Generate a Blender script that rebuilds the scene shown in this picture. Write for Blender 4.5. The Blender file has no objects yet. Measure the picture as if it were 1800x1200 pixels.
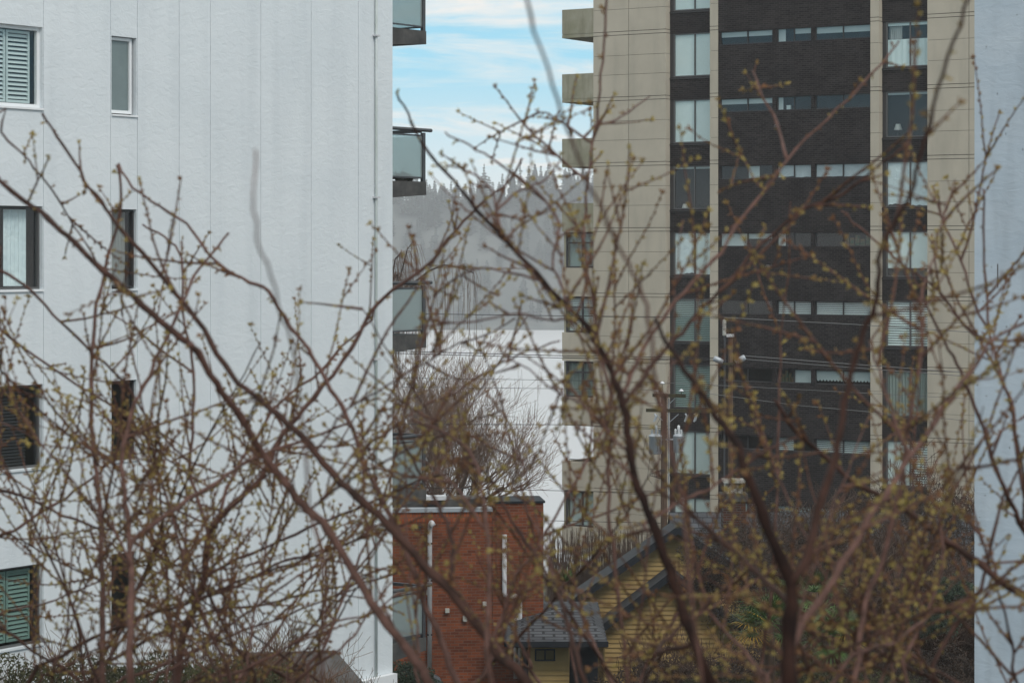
import bpy, math, random
from mathutils import Vector, Matrix
R = math.radians
scn = bpy.context.scene
C = scn.collection
rng = random.Random(7)
FP = 4250.0; EYE = 9.0; HOR = 440.0
# ------------------------------------------------------------------ camera
cam_d = bpy.data.cameras.new("camera"); cam = bpy.data.objects.new("camera", cam_d); C.objects.link(cam)
cam.location = (0, 0, EYE); cam.rotation_euler = (R(90), 0, 0)
cam_d.lens = 85; cam_d.sensor_width = 36; cam_d.shift_y = -160/1800
cam_d.clip_start = 0.1; cam_d.clip_end = 5000
cam_d.dof.use_dof = True; cam_d.dof.focus_distance = 75; cam_d.dof.aperture_fstop = 7.1
scn.camera = cam
# ------------------------------------------------------------------ world
SUN_EL, SUN_AZ = 48, 148      # sun behind the camera, veiled by cloud
w = bpy.data.worlds.new("World"); scn.world = w; w.use_nodes = True
nt = w.node_tree; nt.nodes.clear()
def N(nt, t, **k):
    n = nt.nodes.new(t)
    for a, b in k.items():
        setattr(n, a, b)
    return n
out = N(nt, 'ShaderNodeOutputWorld'); bg = N(nt, 'ShaderNodeBackground'); bg.inputs[1].default_value = 0.1
sky = N(nt, 'ShaderNodeTexSky', sky_type='NISHITA'); sky.sun_disc = False
sky.sun_elevation = R(SUN_EL); sky.sun_rotation = R(SUN_AZ); sky.air_density = 1.2; sky.dust_density = 0.3; sky.ozone_density = 2.5
tint = N(nt, 'ShaderNodeMix', data_type='RGBA'); tint.inputs[0].default_value = 0.85
tint.inputs[7].default_value = (3.3, 7.5, 9.8, 1)
nt.links.new(sky.outputs[0], tint.inputs[6])
tc = N(nt, 'ShaderNodeTexCoord'); mp = N(nt, 'ShaderNodeMapping'); mp.inputs['Scale'].default_value = (8, 8, 52)
mp.inputs['Rotation'].default_value = (0, R(5), 0); mp.inputs['Location'].default_value = (0.9, 0.3, 0.0)
nt.links.new(tc.outputs['Generated'], mp.inputs[0])
nz = N(nt, 'ShaderNodeTexNoise'); nz.inputs['Scale'].default_value = 1.0; nz.inputs['Detail'].default_value = 7; nz.inputs['Roughness'].default_value = 0.6
nz.inputs['Distortion'].default_value = 0.5
nt.links.new(mp.outputs[0], nz.inputs['Vector'])
rp = N(nt, 'ShaderNodeValToRGB'); rp.color_ramp.elements[0].position = 0.46; rp.color_ramp.elements[1].position = 0.68
nt.links.new(nz.outputs['Fac'], rp.inputs[0])
# more cloud towards the horizon
sp = N(nt, 'ShaderNodeSeparateXYZ'); nt.links.new(tc.outputs['Generated'], sp.inputs[0])
mr = N(nt, 'ShaderNodeMapRange'); mr.inputs[1].default_value = 0.0; mr.inputs[2].default_value = 0.075; mr.inputs[3].default_value = 1.0; mr.inputs[4].default_value = 0.0
nt.links.new(sp.outputs[2], mr.inputs[0])
mx = N(nt, 'ShaderNodeMath', operation='MAXIMUM'); nt.links.new(rp.outputs[0], mx.inputs[0]); nt.links.new(mr.outputs[0], mx.inputs[1])
# overcast overhead
mr2 = N(nt, 'ShaderNodeMapRange'); mr2.inputs[1].default_value = 0.12; mr2.inputs[2].default_value = 0.4; mr2.inputs[3].default_value = 0.0; mr2.inputs[4].default_value = 0.85
nt.links.new(sp.outputs[2], mr2.inputs[0])
mx2 = N(nt, 'ShaderNodeMath', operation='MAXIMUM'); nt.links.new(mx.outputs[0], mx2.inputs[0]); nt.links.new(mr2.outputs[0], mx2.inputs[1])
cm = N(nt, 'ShaderNodeMix', data_type='RGBA'); cm.inputs[7].default_value = (9.7, 9.35, 8.9, 1)
nt.links.new(mx2.outputs[0], cm.inputs[0]); nt.links.new(tint.outputs[2], cm.inputs[6]); nt.links.new(cm.outputs[2], bg.inputs[0])
nt.links.new(bg.outputs[0], out.inputs[0])
# ------------------------------------------------------------------ sun
sd = bpy.data.lights.new("sun", 'SUN'); sd.energy = 1.5; sd.angle = R(15); sd.color = (1, 0.97, 0.93)
so = bpy.data.objects.new("sun", sd); C.objects.link(so)
az = R(SUN_AZ); so.rotation_euler = (R(90-SUN_EL), 0, math.pi - az)
so.location = (0, -20, 60)
# ------------------------------------------------------------------ view
scn.view_settings.view_transform = 'Standard'; scn.view_settings.look = 'None'
scn.view_settings.exposure = 0.0; scn.view_settings.gamma = 1
scn.render.engine = 'CYCLES'
scn.cycles.use_denoising = True
scn.cycles.max_bounces = 6; scn.cycles.diffuse_bounces = 3; scn.cycles.glossy_bounces = 2
scn.cycles.transparent_max_bounces = 8; scn.cycles.transmission_bounces = 3; scn.cycles.volume_bounces = 1
scn.cycles.caustics_reflective = False; scn.cycles.caustics_refractive = False

# ================================================================== helpers
def W(px, py, Y):
    return Vector(((px-900)/FP*Y, Y, EYE + (HOR-py)/FP*Y))

class MB:
    def __init__(s): s.v = []; s.f = []
    def quad(s, a, b, c, d):
        n = len(s.v); s.v += [tuple(a), tuple(b), tuple(c), tuple(d)]; s.f.append((n, n+1, n+2, n+3)); return s
    def poly(s, pts):
        n = len(s.v); s.v += [tuple(p) for p in pts]; s.f.append(tuple(range(n, n+len(pts)))); return s
    def box(s, x0, x1, y0, y1, z0, z1):
        n = len(s.v)
        s.v += [(x0,y0,z0),(x1,y0,z0),(x1,y1,z0),(x0,y1,z0),(x0,y0,z1),(x1,y0,z1),(x1,y1,z1),(x0,y1,z1)]
        s.f += [(n,n+3,n+2,n+1),(n+4,n+5,n+6,n+7),(n,n+1,n+5,n+4),(n+1,n+2,n+6,n+5),(n+2,n+3,n+7,n+6),(n+3,n,n+4,n+7)]
        return s
    def prism(s, bottom, top):
        n = len(s.v); m = len(bottom)
        s.v += [tuple(p) for p in bottom] + [tuple(p) for p in top]
        s.f.append(tuple(n+i for i in reversed(range(m)))); s.f.append(tuple(n+m+i for i in range(m)))
        for i in range(m):
            j = (i+1) % m; s.f.append((n+i, n+j, n+m+j, n+m+i))
        return s
    def tube(s, pts, rad, k=6, cap=True):
        pts = [Vector(p) for p in pts]; m = len(pts)
        if m < 2: return s
        if not isinstance(rad, (list, tuple)): rad = [rad]*m
        base = len(s.v); prev = None
        for i, p in enumerate(pts):
            t = (pts[min(i+1, m-1)] - pts[max(i-1, 0)])
            if t.length < 1e-9: t = Vector((0,0,1))
            t.normalize()
            if prev is None:
                a = t.cross(Vector((0.13, 1, 0.21)))
                if a.length < 0.1: a = t.cross(Vector((1, 0, 0)))
            else:
                a = prev - t*prev.dot(t)
                if a.length < 1e-6: a = t.orthogonal()
            a.normalize(); prev = a; b = t.cross(a)
            for j in range(k):
                q = 2*math.pi*j/k
                s.v.append(tuple(p + (a*math.cos(q) + b*math.sin(q))*rad[i]))
        for i in range(m-1):
            for j in range(k):
                j2 = (j+1) % k
                s.f.append((base+i*k+j, base+i*k+j2, base+(i+1)*k+j2, base+(i+1)*k+j))
        if cap and k > 3:
            s.f.append(tuple(base+j for j in reversed(range(k)))); s.f.append(tuple(base+(m-1)*k+j for j in range(k)))
        return s
    def lathe(s, prof, cx=0, cy=0, cz=0, k=16):
        base = len(s.v)
        for (r, z) in prof:
            for j in range(k):
                q = 2*math.pi*j/k; s.v.append((cx+r*math.cos(q), cy+r*math.sin(q), cz+z))
        for i in range(len(prof)-1):
            for j in range(k):
                j2 = (j+1) % k; s.f.append((base+i*k+j, base+i*k+j2, base+(i+1)*k+j2, base+(i+1)*k+j))
        return s
    def xf(s, M, start=0):
        for i in range(start, len(s.v)): s.v[i] = tuple(M @ Vector(s.v[i]))
        return s
    def build(s, name, mat, parent=None, smooth=False):
        me = bpy.data.meshes.new(name); me.from_pydata(s.v, [], s.f); me.materials.append(mat)
        if smooth: me.polygons.foreach_set('use_smooth', [True]*len(me.polygons))
        me.update()
        o = bpy.data.objects.new(name, me); C.objects.link(o)
        if parent: o.parent = parent
        return o

def tag(o, label=None, cat=None, group=None, kind=None):
    if label: o['label'] = label
    if cat: o['category'] = cat
    if group: o['group'] = group
    if kind: o['kind'] = kind
    return o
def empty(name, loc, rz=0, label=None, cat=None, group=None):
    o = bpy.data.objects.new(name, None); C.objects.link(o); o.location = loc; o.rotation_euler = (0, 0, rz)
    o.empty_display_size = 0.3
    return tag(o, label, cat, group)

# ------------------------------------------------------------------ materials
def mat(name, col, rough=0.8, col2=None, scale=3.0, detail=5, bump=0.0, bscale=None, stretch=(1,1,1), spec=0.3, metal=0.0, lo=0.35, hi=0.65, bdist=0.02, stain=None):
    m = bpy.data.materials.new(name); m.use_nodes = True; t = m.node_tree
    b = t.nodes['Principled BSDF']; b.inputs['Roughness'].default_value = rough; b.inputs['Metallic'].default_value = metal
    b.inputs['Specular IOR Level'].default_value = spec
    tc = N(t, 'ShaderNodeTexCoord'); mp = N(t, 'ShaderNodeMapping'); mp.inputs['Scale'].default_value = stretch
    t.links.new(tc.outputs['Object'], mp.inputs[0])
    c1 = (*col, 1)
    last = None
    if col2:
        nz = N(t, 'ShaderNodeTexNoise'); nz.inputs['Scale'].default_value = scale; nz.inputs['Detail'].default_value = detail; nz.inputs['Roughness'].default_value = 0.6
        t.links.new(mp.outputs[0], nz.inputs['Vector'])
        r = N(t, 'ShaderNodeValToRGB'); r.color_ramp.elements[0].position = lo; r.color_ramp.elements[1].position = hi
        r.color_ramp.elements[0].color = c1; r.color_ramp.elements[1].color = (*col2, 1)
        t.links.new(nz.outputs['Fac'], r.inputs[0]); last = r.outputs[0]
        t.links.new(last, b.inputs['Base Color'])
    else:
        b.inputs['Base Color'].default_value = c1
    if stain:   # (colour, strength, stretch)
        sc, st, ss = stain
        mp2 = N(t, 'ShaderNodeMapping'); mp2.inputs['Scale'].default_value = ss; t.links.new(tc.outputs['Object'], mp2.inputs[0])
        n2 = N(t, 'ShaderNodeTexNoise'); n2.inputs['Scale'].default_value = 1; n2.inputs['Detail'].default_value = 6
        t.links.new(mp2.outputs[0], n2.inputs['Vector'])
        r2 = N(t, 'ShaderNodeMapRange'); r2.inputs[1].default_value = 0.48; r2.inputs[2].default_value = 0.75; r2.inputs[3].default_value = 0; r2.inputs[4].default_value = st
        t.links.new(n2.outputs['Fac'], r2.inputs[0])
        mxx = N(t, 'ShaderNodeMix', data_type='RGBA'); mxx.inputs[7].default_value = (*sc, 1); t.links.new(r2.outputs[0], mxx.inputs[0])
        if last: t.links.new(last, mxx.inputs[6])
        else: mxx.inputs[6].default_value = c1
        last = mxx.outputs[2]; t.links.new(last, b.inputs['Base Color'])
    if bump:
        n3 = N(t, 'ShaderNodeTexNoise'); n3.inputs['Scale'].default_value = bscale or scale*4; n3.inputs['Detail'].default_value = 6; n3.inputs['Roughness'].default_value = 0.6
        n3.inputs['Distortion'].default_value = 0.8
        t.links.new(mp.outputs[0], n3.inputs['Vector'])
        bp = N(t, 'ShaderNodeBump'); bp.inputs['Strength'].default_value = bump; bp.inputs['Distance'].default_value = bdist
        t.links.new(n3.outputs['Fac'], bp.inputs['Height']); t.links.new(bp.outputs[0], b.inputs['Normal'])
    m['b'] = 1
    return m

def brick_mat(name, c1, c2, mortar, bw=0.2, bh=0.07, msize=0.008, vary=None, rough=0.85, bump=0.5):
    m = bpy.data.materials.new(name); m.use_nodes = True; t = m.node_tree; b = t.nodes['Principled BSDF']
    b.inputs['Roughness'].default_value = rough; b.inputs['Specular IOR Level'].default_value = 0.08
    tc = N(t, 'ShaderNodeTexCoord'); sx = N(t, 'ShaderNodeSeparateXYZ'); t.links.new(tc.outputs['Object'], sx.inputs[0])
    cx = N(t, 'ShaderNodeCombineXYZ'); t.links.new(sx.outputs[0], cx.inputs[0]); t.links.new(sx.outputs[2], cx.inputs[1])
    br = N(t, 'ShaderNodeTexBrick'); br.inputs['Scale'].default_value = 1; br.inputs['Brick Width'].default_value = bw; br.inputs['Row Height'].default_value = bh
    br.inputs['Mortar Size'].default_value = msize; br.inputs['Color1'].default_value = (*c1, 1); br.inputs['Color2'].default_value = (*c2, 1); br.inputs['Mortar'].default_value = (*mortar, 1)
    t.links.new(cx.outputs[0], br.inputs['Vector'])
    nz = N(t, 'ShaderNodeTexNoise'); nz.inputs['Scale'].default_value = 0.9; nz.inputs['Detail'].default_value = 8; nz.inputs['Roughness'].default_value = 0.7
    t.links.new(tc.outputs['Object'], nz.inputs['Vector'])
    r = N(t, 'ShaderNodeMapRange'); r.inputs[1].default_value = 0.3; r.inputs[2].default_value = 0.7; r.inputs[3].default_value = 0.65; r.inputs[4].default_value = 1.3
    t.links.new(nz.outputs['Fac'], r.inputs[0])
    mu = N(t, 'ShaderNodeVectorMath', operation='SCALE'); t.links.new(br.outputs['Color'], mu.inputs[0]); t.links.new(r.outputs[0], mu.inputs['Scale'])
    t.links.new(mu.outputs[0], b.inputs['Base Color'])
    bp = N(t, 'ShaderNodeBump'); bp.inputs['Strength'].default_value = bump; bp.inputs['Distance'].default_value = 0.01; bp.invert = True
    t.links.new(br.outputs['Fac'], bp.inputs['Height']); t.links.new(bp.outputs[0], b.inputs['Normal'])
    return m

def glass_mat(name, tintc=(0.9, 0.95, 0.94), refl=0.12, diff=0.0, dcol=(0.6, 0.65, 0.65), rough=0.03):
    m = bpy.data.materials.new(name); m.use_nodes = True; t = m.node_tree; t.nodes.clear()
    o = N(t, 'ShaderNodeOutputMaterial'); tr = N(t, 'ShaderNodeBsdfTransparent'); tr.inputs[0].default_value = (*tintc, 1)
    gl = N(t, 'ShaderNodeBsdfGlossy'); gl.inputs['Roughness'].default_value = rough; gl.inputs[0].default_value = (0.9, 0.95, 1, 1)
    lw = N(t, 'ShaderNodeLayerWeight'); lw.inputs[0].default_value = 0.5
    pw = N(t, 'ShaderNodeMath', operation='POWER'); pw.inputs[1].default_value = 4; t.links.new(lw.outputs['Facing'], pw.inputs[0])
    ad = N(t, 'ShaderNodeMath', operation='MULTIPLY_ADD'); ad.inputs[1].default_value = 0.8; ad.inputs[2].default_value = refl; t.links.new(pw.outputs[0], ad.inputs[0])
    mx = N(t, 'ShaderNodeMixShader'); t.links.new(ad.outputs[0], mx.inputs[0]); t.links.new(tr.outputs[0], mx.inputs[1]); t.links.new(gl.outputs[0], mx.inputs[2])
    last = mx
    if diff > 0:
        df = N(t, 'ShaderNodeBsdfDiffuse'); df.inputs[0].default_value = (*dcol, 1)
        tl = N(t, 'ShaderNodeBsdfTranslucent'); tl.inputs[0].default_value = (*dcol, 1)
        a2 = N(t, 'ShaderNodeMixShader'); a2.inputs[0].default_value = 0.5; t.links.new(df.outputs[0], a2.inputs[1]); t.links.new(tl.outputs[0], a2.inputs[2])
        m2 = N(t, 'ShaderNodeMixShader'); m2.inputs[0].default_value = diff; t.links.new(mx.outputs[0], m2.inputs[1]); t.links.new(a2.outputs[0], m2.inputs[2]); last = m2
    t.links.new(last.outputs[0], o.inputs[0])
    return m

M_white = mat('white_stucco', (0.665, 0.705, 0.73), 0.75, (0.715, 0.75, 0.77), 0.5, 6, bump=0.34, bscale=6.5, stretch=(0.9, 1, 1.35), bdist=0.03, stain=((0.44, 0.48, 0.51), 0.26, (2.2, 1, 0.22)))
M_blue = mat('pale_blue_stucco', (0.41, 0.48, 0.545), 0.75, (0.47, 0.53, 0.585), 0.9, 7, bump=0.22, bscale=6.0, stretch=(0.8, 1, 1.6), bdist=0.04, stain=((0.30, 0.34, 0.38), 0.6, (3.5, 1, 0.6)))
M_beige = mat('beige_precast', (0.465, 0.415, 0.335), 0.9, (0.52, 0.465, 0.375), 0.8, 8, bump=0.25, bscale=22, bdist=0.01, stain=((0.28, 0.26, 0.21), 0.35, (1.6, 1.6, 0.35)))
M_balc = mat('stained_precast', (0.37, 0.345, 0.27), 0.9, (0.26, 0.25, 0.17), 1.1, 8, bump=0.2, bscale=18, bdist=0.01, stain=((0.12, 0.11, 0.06), 0.7, (2.6, 2.6, 0.5)))
M_joint = mat('panel_joint', (0.10, 0.09, 0.075), 0.9)
M_dbrick = brick_mat('dark_brick', (0.034, 0.028, 0.028), (0.014, 0.012, 0.012), (0.055, 0.048, 0.046), 0.24, 0.08, 0.009)
M_rbrick = brick_mat('red_brick', (0.25, 0.073, 0.031), (0.13, 0.038, 0.020), (0.16, 0.10, 0.075), 0.21, 0.072, 0.007)
M_soldier = brick_mat('red_soldier_brick', (0.36, 0.10, 0.04), (0.24, 0.06, 0.028), (0.16, 0.09, 0.06), 0.075, 0.24, 0.009)
M_frame = mat('dark_bronze_frame', (0.035, 0.032, 0.033), 0.5, spec=0.5)
M_frameg = mat('grey_frame', (0.10, 0.10, 0.10), 0.5, spec=0.5)
M_wframe = mat('white_vinyl', (0.80, 0.81, 0.82), 0.4, spec=0.5)
M_glass = glass_mat('window_glass', refl=0.05)
M_gdark = glass_mat('dark_window_glass', (0.72, 0.76, 0.76), 0.05)
M_frost = mat('frosted_grey_glass', (0.16, 0.20, 0.20), 0.25, (0.19, 0.235, 0.235), 2, spec=0.5)
M_bglass = glass_mat('wired_balcony_glass', (0.80, 0.87, 0.87), 0.04, 0.32, (0.66, 0.72, 0.71), 0.15)
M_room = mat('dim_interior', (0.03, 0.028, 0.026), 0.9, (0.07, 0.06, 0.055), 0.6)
M_blind = mat('pale_blind', (0.76, 0.83, 0.82), 0.8, (0.82, 0.88, 0.87), 1.5)
M_sheet = mat('white_sheet', (0.82, 0.88, 0.90), 0.85, (0.72, 0.79, 0.83), 2.0, bump=0.7, bscale=3, bdist=0.08)
M_curt = mat('grey_curtain', (0.50, 0.50, 0.48), 0.9, (0.38, 0.38, 0.37), 14, stretch=(1, 1, 0.05))
M_vblind = mat('green_grey_vertical_blind', (0.36, 0.40, 0.37), 0.8, (0.26, 0.29, 0.27), 12, stretch=(1, 1, 0.02))
M_teal = mat('faded_blind', (0.30, 0.38, 0.36), 0.8)
M_green = mat('green_shutter', (0.30, 0.44, 0.38), 0.6)
M_pshut = mat('pale_shutter', (0.58, 0.64, 0.64), 0.6)
M_dmetal = mat('dark_grey_metal', (0.035, 0.036, 0.04), 0.45, (0.055, 0.055, 0.06), 4, spec=0.5)
M_slab = mat('weathered_dark_slab', (0.05, 0.05, 0.05), 0.9, (0.10, 0.095, 0.09), 3, 8, stain=((0.02, 0.02, 0.02), 0.6, (2, 2, 1)))
M_wpipe = mat('white_pipe', (0.62, 0.62, 0.63), 0.5, (0.5, 0.5, 0.52), 5)
M_gpipe = mat('mossy_pipe', (0.42, 0.47, 0.44), 0.6, (0.58, 0.62, 0.62), 3, stretch=(1, 1, 0.5))
M_yellow = mat('yellow_siding', (0.41, 0.285, 0.115), 0.7, (0.34, 0.235, 0.09), 1.5, 6, bump=0.1, bscale=20, stain=((0.18, 0.13, 0.05), 0.5, (1.5, 1.5, 1)))
M_shing = brick_mat('grey_shingles', (0.10, 0.105, 0.115), (0.065, 0.068, 0.075), (0.025, 0.025, 0.028), 0.3, 0.14, 0.012)
M_shingy = brick_mat('grey_roof_shingles', (0.10, 0.105, 0.113), (0.075, 0.078, 0.085), (0.03, 0.03, 0.033), 0.5, 0.26, 0.035)
for l_ in list(M_shingy.node_tree.links):
    if l_.from_node.type == 'SEPXYZ' and l_.from_socket.name == 'Z':
        M_shingy.node_tree.links.new(l_.from_node.outputs['Y'], l_.to_socket); break
M_obrick = brick_mat('sooty_brick', (0.10, 0.04, 0.026), (0.05, 0.024, 0.018), (0.10, 0.085, 0.075), 0.21, 0.075, 0.012)
M_droof = mat('black_roofing', (0.02, 0.021, 0.023), 0.75, (0.035, 0.036, 0.04), 6, bump=0.4, bscale=20)
M_fascia = mat('charcoal_trim', (0.018, 0.021, 0.026), 0.6, spec=0.15)
M_wood = mat('weathered_pole_wood', (0.055, 0.035, 0.024), 0.9, (0.10, 0.062, 0.04), 6, 6, stretch=(3, 3, 0.3), bump=0.5, bscale=12)
M_arm = mat('mossy_crossarm', (0.035, 0.032, 0.02), 0.9, (0.07, 0.06, 0.03), 6)
M_galv = mat('galvanised_steel', (0.42, 0.45, 0.48), 0.45, (0.35, 0.38, 0.41), 4, metal=0.2, spec=0.5)
M_porc = mat('white_porcelain', (0.7, 0.71, 0.72), 0.2, spec=0.6)
M_wire = mat('black_cable', (0.02, 0.02, 0.022), 0.6)
M_wireg = mat("grey_cable", (0.16, 0.16, 0.16), 0.5)
M_bark = mat('reddish_bark', (0.058, 0.027, 0.019), 0.75, (0.135, 0.067, 0.052), 25, 5, bump=0.5, bscale=60, bdist=0.002, spec=0.35)
M_barkd = mat('dark_bark', (0.010, 0.0045, 0.0035), 0.8, (0.030, 0.013, 0.009), 18, 5, bump=0.6, bscale=50, bdist=0.003, spec=0.15)  # near-black bark tone for the darkest limbs
M_barkm = mat('russet_bark', (0.026, 0.012, 0.008), 0.75, (0.07, 0.032, 0.023), 18, 5, bump=0.6, bscale=50, bdist=0.003, spec=0.25)  # dark red-brown bark tone for the other dark limbs
M_barkg = mat('lichened_bark', (0.045, 0.024, 0.02), 0.8, (0.10, 0.08, 0.055), 10, 6, bump=0.6, bscale=40, bdist=0.003, lo=0.45, hi=0.7)
M_twig = mat('young_twig', (0.046, 0.020, 0.013), 0.75, (0.115, 0.052, 0.036), 30, 3, spec=0.4)
M_bud = mat('opening_bud', (0.13, 0.06, 0.026), 0.75, (0.245, 0.19, 0.055), 8, 2, lo=0.42, hi=0.58)
M_btree = mat('far_bark', (0.055, 0.04, 0.036), 0.9, (0.09, 0.066, 0.055), 4)
M_btwig = mat('far_twig', (0.088, 0.056, 0.041), 0.9)
M_rtwig = mat('russet_twig', (0.15, 0.065, 0.038), 0.9, (0.10, 0.075, 0.04), 2)
M_willow = mat('willow_twig', (0.20, 0.128, 0.092), 0.9)
M_dleaf = mat('evergreen_leaf', (0.012, 0.022, 0.012), 0.6, (0.03, 0.05, 0.022), 3)
M_ivy = mat('brown_dry_foliage', (0.013, 0.009, 0.007), 0.9, (0.042, 0.027, 0.018), 5)
M_moss = mat('olive_undergrowth', (0.05, 0.05, 0.018), 0.9, (0.028, 0.028, 0.014), 1.5)
M_palm = mat('palm_leaf', (0.035, 0.085, 0.02), 0.5, (0.10, 0.17, 0.035), 4, spec=0.4)
M_palmy = mat('yellowed_palm_leaf', (0.50, 0.27, 0.02), 0.6, (0.55, 0.34, 0.04), 4)
M_ground = mat('soil_and_grass', (0.022, 0.024, 0.014), 0.95, (0.05, 0.042, 0.028), 0.6, 8, bump=0.5)
M_asph = mat('asphalt', (0.045, 0.046, 0.05), 0.9, (0.06, 0.06, 0.065), 2)
M_fir = mat('fir_foliage', (0.018, 0.028, 0.024), 0.9, (0.07, 0.085, 0.075), 0.12)
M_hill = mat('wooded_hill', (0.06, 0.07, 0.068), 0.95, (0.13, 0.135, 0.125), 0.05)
M_cap = mat('weathered_white_metal', (0.45, 0.44, 0.40), 0.7, (0.12, 0.10, 0.08), 9, 6, lo=0.5, hi=0.7)
M_lamp = mat('cream_lampshade', (0.75, 0.74, 0.70), 0.7)
M_black = mat('gloss_black_metal', (0.02, 0.022, 0.028), 0.3, spec=0.6)

# ================================================================== ground, water, hill
def gz(Y, X=0):
    pts = [(-50, 0), (28, 0), (45, -1.2), (60, -2.8), (100, -6.5), (200, -18), (270, -27), (1500, -40)]
    for (a, za), (b, zb) in zip(pts, pts[1:]):
        if Y <= b: return za + (zb-za)*(Y-a)/(b-a)
    return -40
g = MB()
ys = [-18, 0, 15, 28, 36, 45, 52, 60, 70, 80, 90, 100, 120, 150, 200, 240, 270, 400, 800, 1300]
xs = [-450, -200, -100, -50, -25, -12, 0, 12, 25, 50, 100, 200, 450]
for i in range(len(ys)-1):
    for j in range(len(xs)-1):
        def q(a, b): return (xs[b], ys[a], gz(ys[a]))
        g.quad(q(i, j), q(i, j+1), q(i+1, j+1), q(i+1, j))
tag(g.build('ground', M_ground), kind='structure')
rd = MB(); rd.quad((-60, 79, gz(79)+.03), (60, 79, gz(79)+.03), (60, 88, gz(88)+.03), (-60, 88, gz(88)+.03))
tag(rd.build('road', M_asph), kind='structure')
# water
mw = bpy.data.materials.new('calm_grey_water'); mw.use_nodes = True; t = mw.node_tree; b = t.nodes['Principled BSDF']
b.inputs['Base Color'].default_value = (0.50, 0.51, 0.52, 1); b.inputs['Roughness'].default_value = 0.65; b.inputs['IOR'].default_value = 1.5
tcx = N(t, 'ShaderNodeTexCoord'); mpx = N(t, 'ShaderNodeMapping'); mpx.inputs['Scale'].default_value = (0.25, 1, 1); t.links.new(tcx.outputs['Object'], mpx.inputs[0])
nzx = N(t, 'ShaderNodeTexNoise'); nzx.inputs['Scale'].default_value = 0.8; nzx.inputs['Detail'].default_value = 5; t.links.new(mpx.outputs[0], nzx.inputs['Vector'])
bpx = N(t, 'ShaderNodeBump'); bpx.inputs['Strength'].default_value = 0.6; bpx.inputs['Distance'].default_value = 0.15; t.links.new(nzx.outputs['Fac'], bpx.inputs['Height']); t.links.new(bpx.outputs[0], b.inputs['Normal'])
g = MB(); g.quad((-445, 240, -25.5), (445, 240, -25.5), (445, 1070, -25.5), (-445, 1070, -25.5))
tag(g.build('water', mw), kind='structure')
# far hill
def hz(x, y):
    t = min(1, max(0, (y-1045)/55.0)); s = t*t*(3-2*t)
    return -27 + s*(58 + 3.5*math.sin(x*0.035+1) + 2.5*math.sin(x*0.09)) 
g = MB(); hx = [-440+11*i for i in range(81)]; hy = [1035, 1045, 1055, 1065, 1075, 1085, 1100, 1130, 1200, 1290]
for i in range(len(hy)-1):
    for j in range(len(hx)-1):
        g.quad((hx[j], hy[i], hz(hx[j], hy[i])), (hx[j+1], hy[i], hz(hx[j+1], hy[i])), (hx[j+1], hy[i+1], hz(hx[j+1], hy[i+1])), (hx[j], hy[i+1], hz(hx[j], hy[i+1])))
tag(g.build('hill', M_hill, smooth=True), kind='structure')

def fir_crown(mb, x, y, z, h, r, rn, levels=16, sparse=0.0, start=0.12):
    for i in range(levels):
        f = start + (1-start)*i/levels; zz = z + h*f; rr = r*(1-f)**0.85*(0.75+rn.random()*0.5) + 0.15
        nb = 7
        a0 = rn.random()*6.28
        for j in range(nb):
            if rn.random() < sparse: continue
            a = a0 + 6.283*j/nb + rn.uniform(-.2, .2); L = rr*rn.uniform(0.6, 1.15); dz = -0.25*L + rn.uniform(-.2, .3)
            c, s = math.cos(a), math.sin(a); wv = h/levels*0.75
            tip = (x+c*L, y+s*L, zz+dz)
            mid1 = (x+c*L*.55 - s*L*.22, y+s*L*.55 + c*L*.22, zz+dz*.4-wv*.3); mid2 = (x+c*L*.55 + s*L*.22, y+s*L*.55 - c*L*.22, zz+dz*.4-wv*.3)
            mb.poly([(x, y, zz+wv*.5), mid1, tip, mid2]); mb.poly([(x, y, zz+wv*.3), (x+c*L*.5, y+s*L*.5, zz+dz*.3+wv*.2), tip, (x+c*L*.5, y+s*L*.5, zz+dz*.5-wv*.8)])
rn = random.Random(5)
forest = MB()
for i in range(620):
    x = rn.uniform(-260, 260); y = 1050 + (rn.random()**0.7)*62
    if i % 3 == 0: x = rn.uniform(-75, 60)
    fir_crown(forest, x, y, hz(x, y)-1, rn.uniform(8, 14), rn.uniform(2.2, 3.8), rn, 10)
tag(forest.build('forest', M_fir), 'misty conifer wood covering the far hillside', 'forest', kind='stuff')
firs = [(765, 318, 5, 0.1, 'broad dark conifer just right of the white building on the far ridge'),
        (800, 330, 3, 0.2, 'thin conifer between the broad left fir and the tallest left fir on the ridge'),
        (851, 285, 5, 0.1, 'tall full pointed conifer on the misty ridge, centre left'),
        (879, 325, 3.6, .1, 'small conifer between the two tallest conifers on the ridge'),
        (915, 277, 4.2, 0.5, 'tallest conifer with ragged gappy branches on the misty ridge'),
        (940, 322, 3, 0.2, 'slim short conifer just right of the ragged tall one'),
        (975, 312, 5, 0.1, 'broad conifer on the ridge halfway to the beige tower'),
        (1000, 318, 4.5, 0.1, 'rounded conifer on the ridge close to the beige balconies'),
        (1024, 308, 6, 0.1, 'wide dark conifer on the ridge against the beige tower edge')]
for px, py, r, spz, lab in firs:
    Y = 1085; top = W(px, py, Y); base = hz(top.x, Y)-1
    o = empty('conifer', (top.x, Y, base), 0, lab, 'conifer', 'conifers along the misty ridge')
    m_ = MB(); fir_crown(m_, 0, 0, 0, top.z-base, r, random.Random(px), 22, spz, 0.08); m_.build('crown', M_fir, o)
    MB().tube([(0, 0, 0), (0, 0, (top.z-base)*.99)], [0.45, 0.05], 5).build('trunk', M_btree, o)

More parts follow.
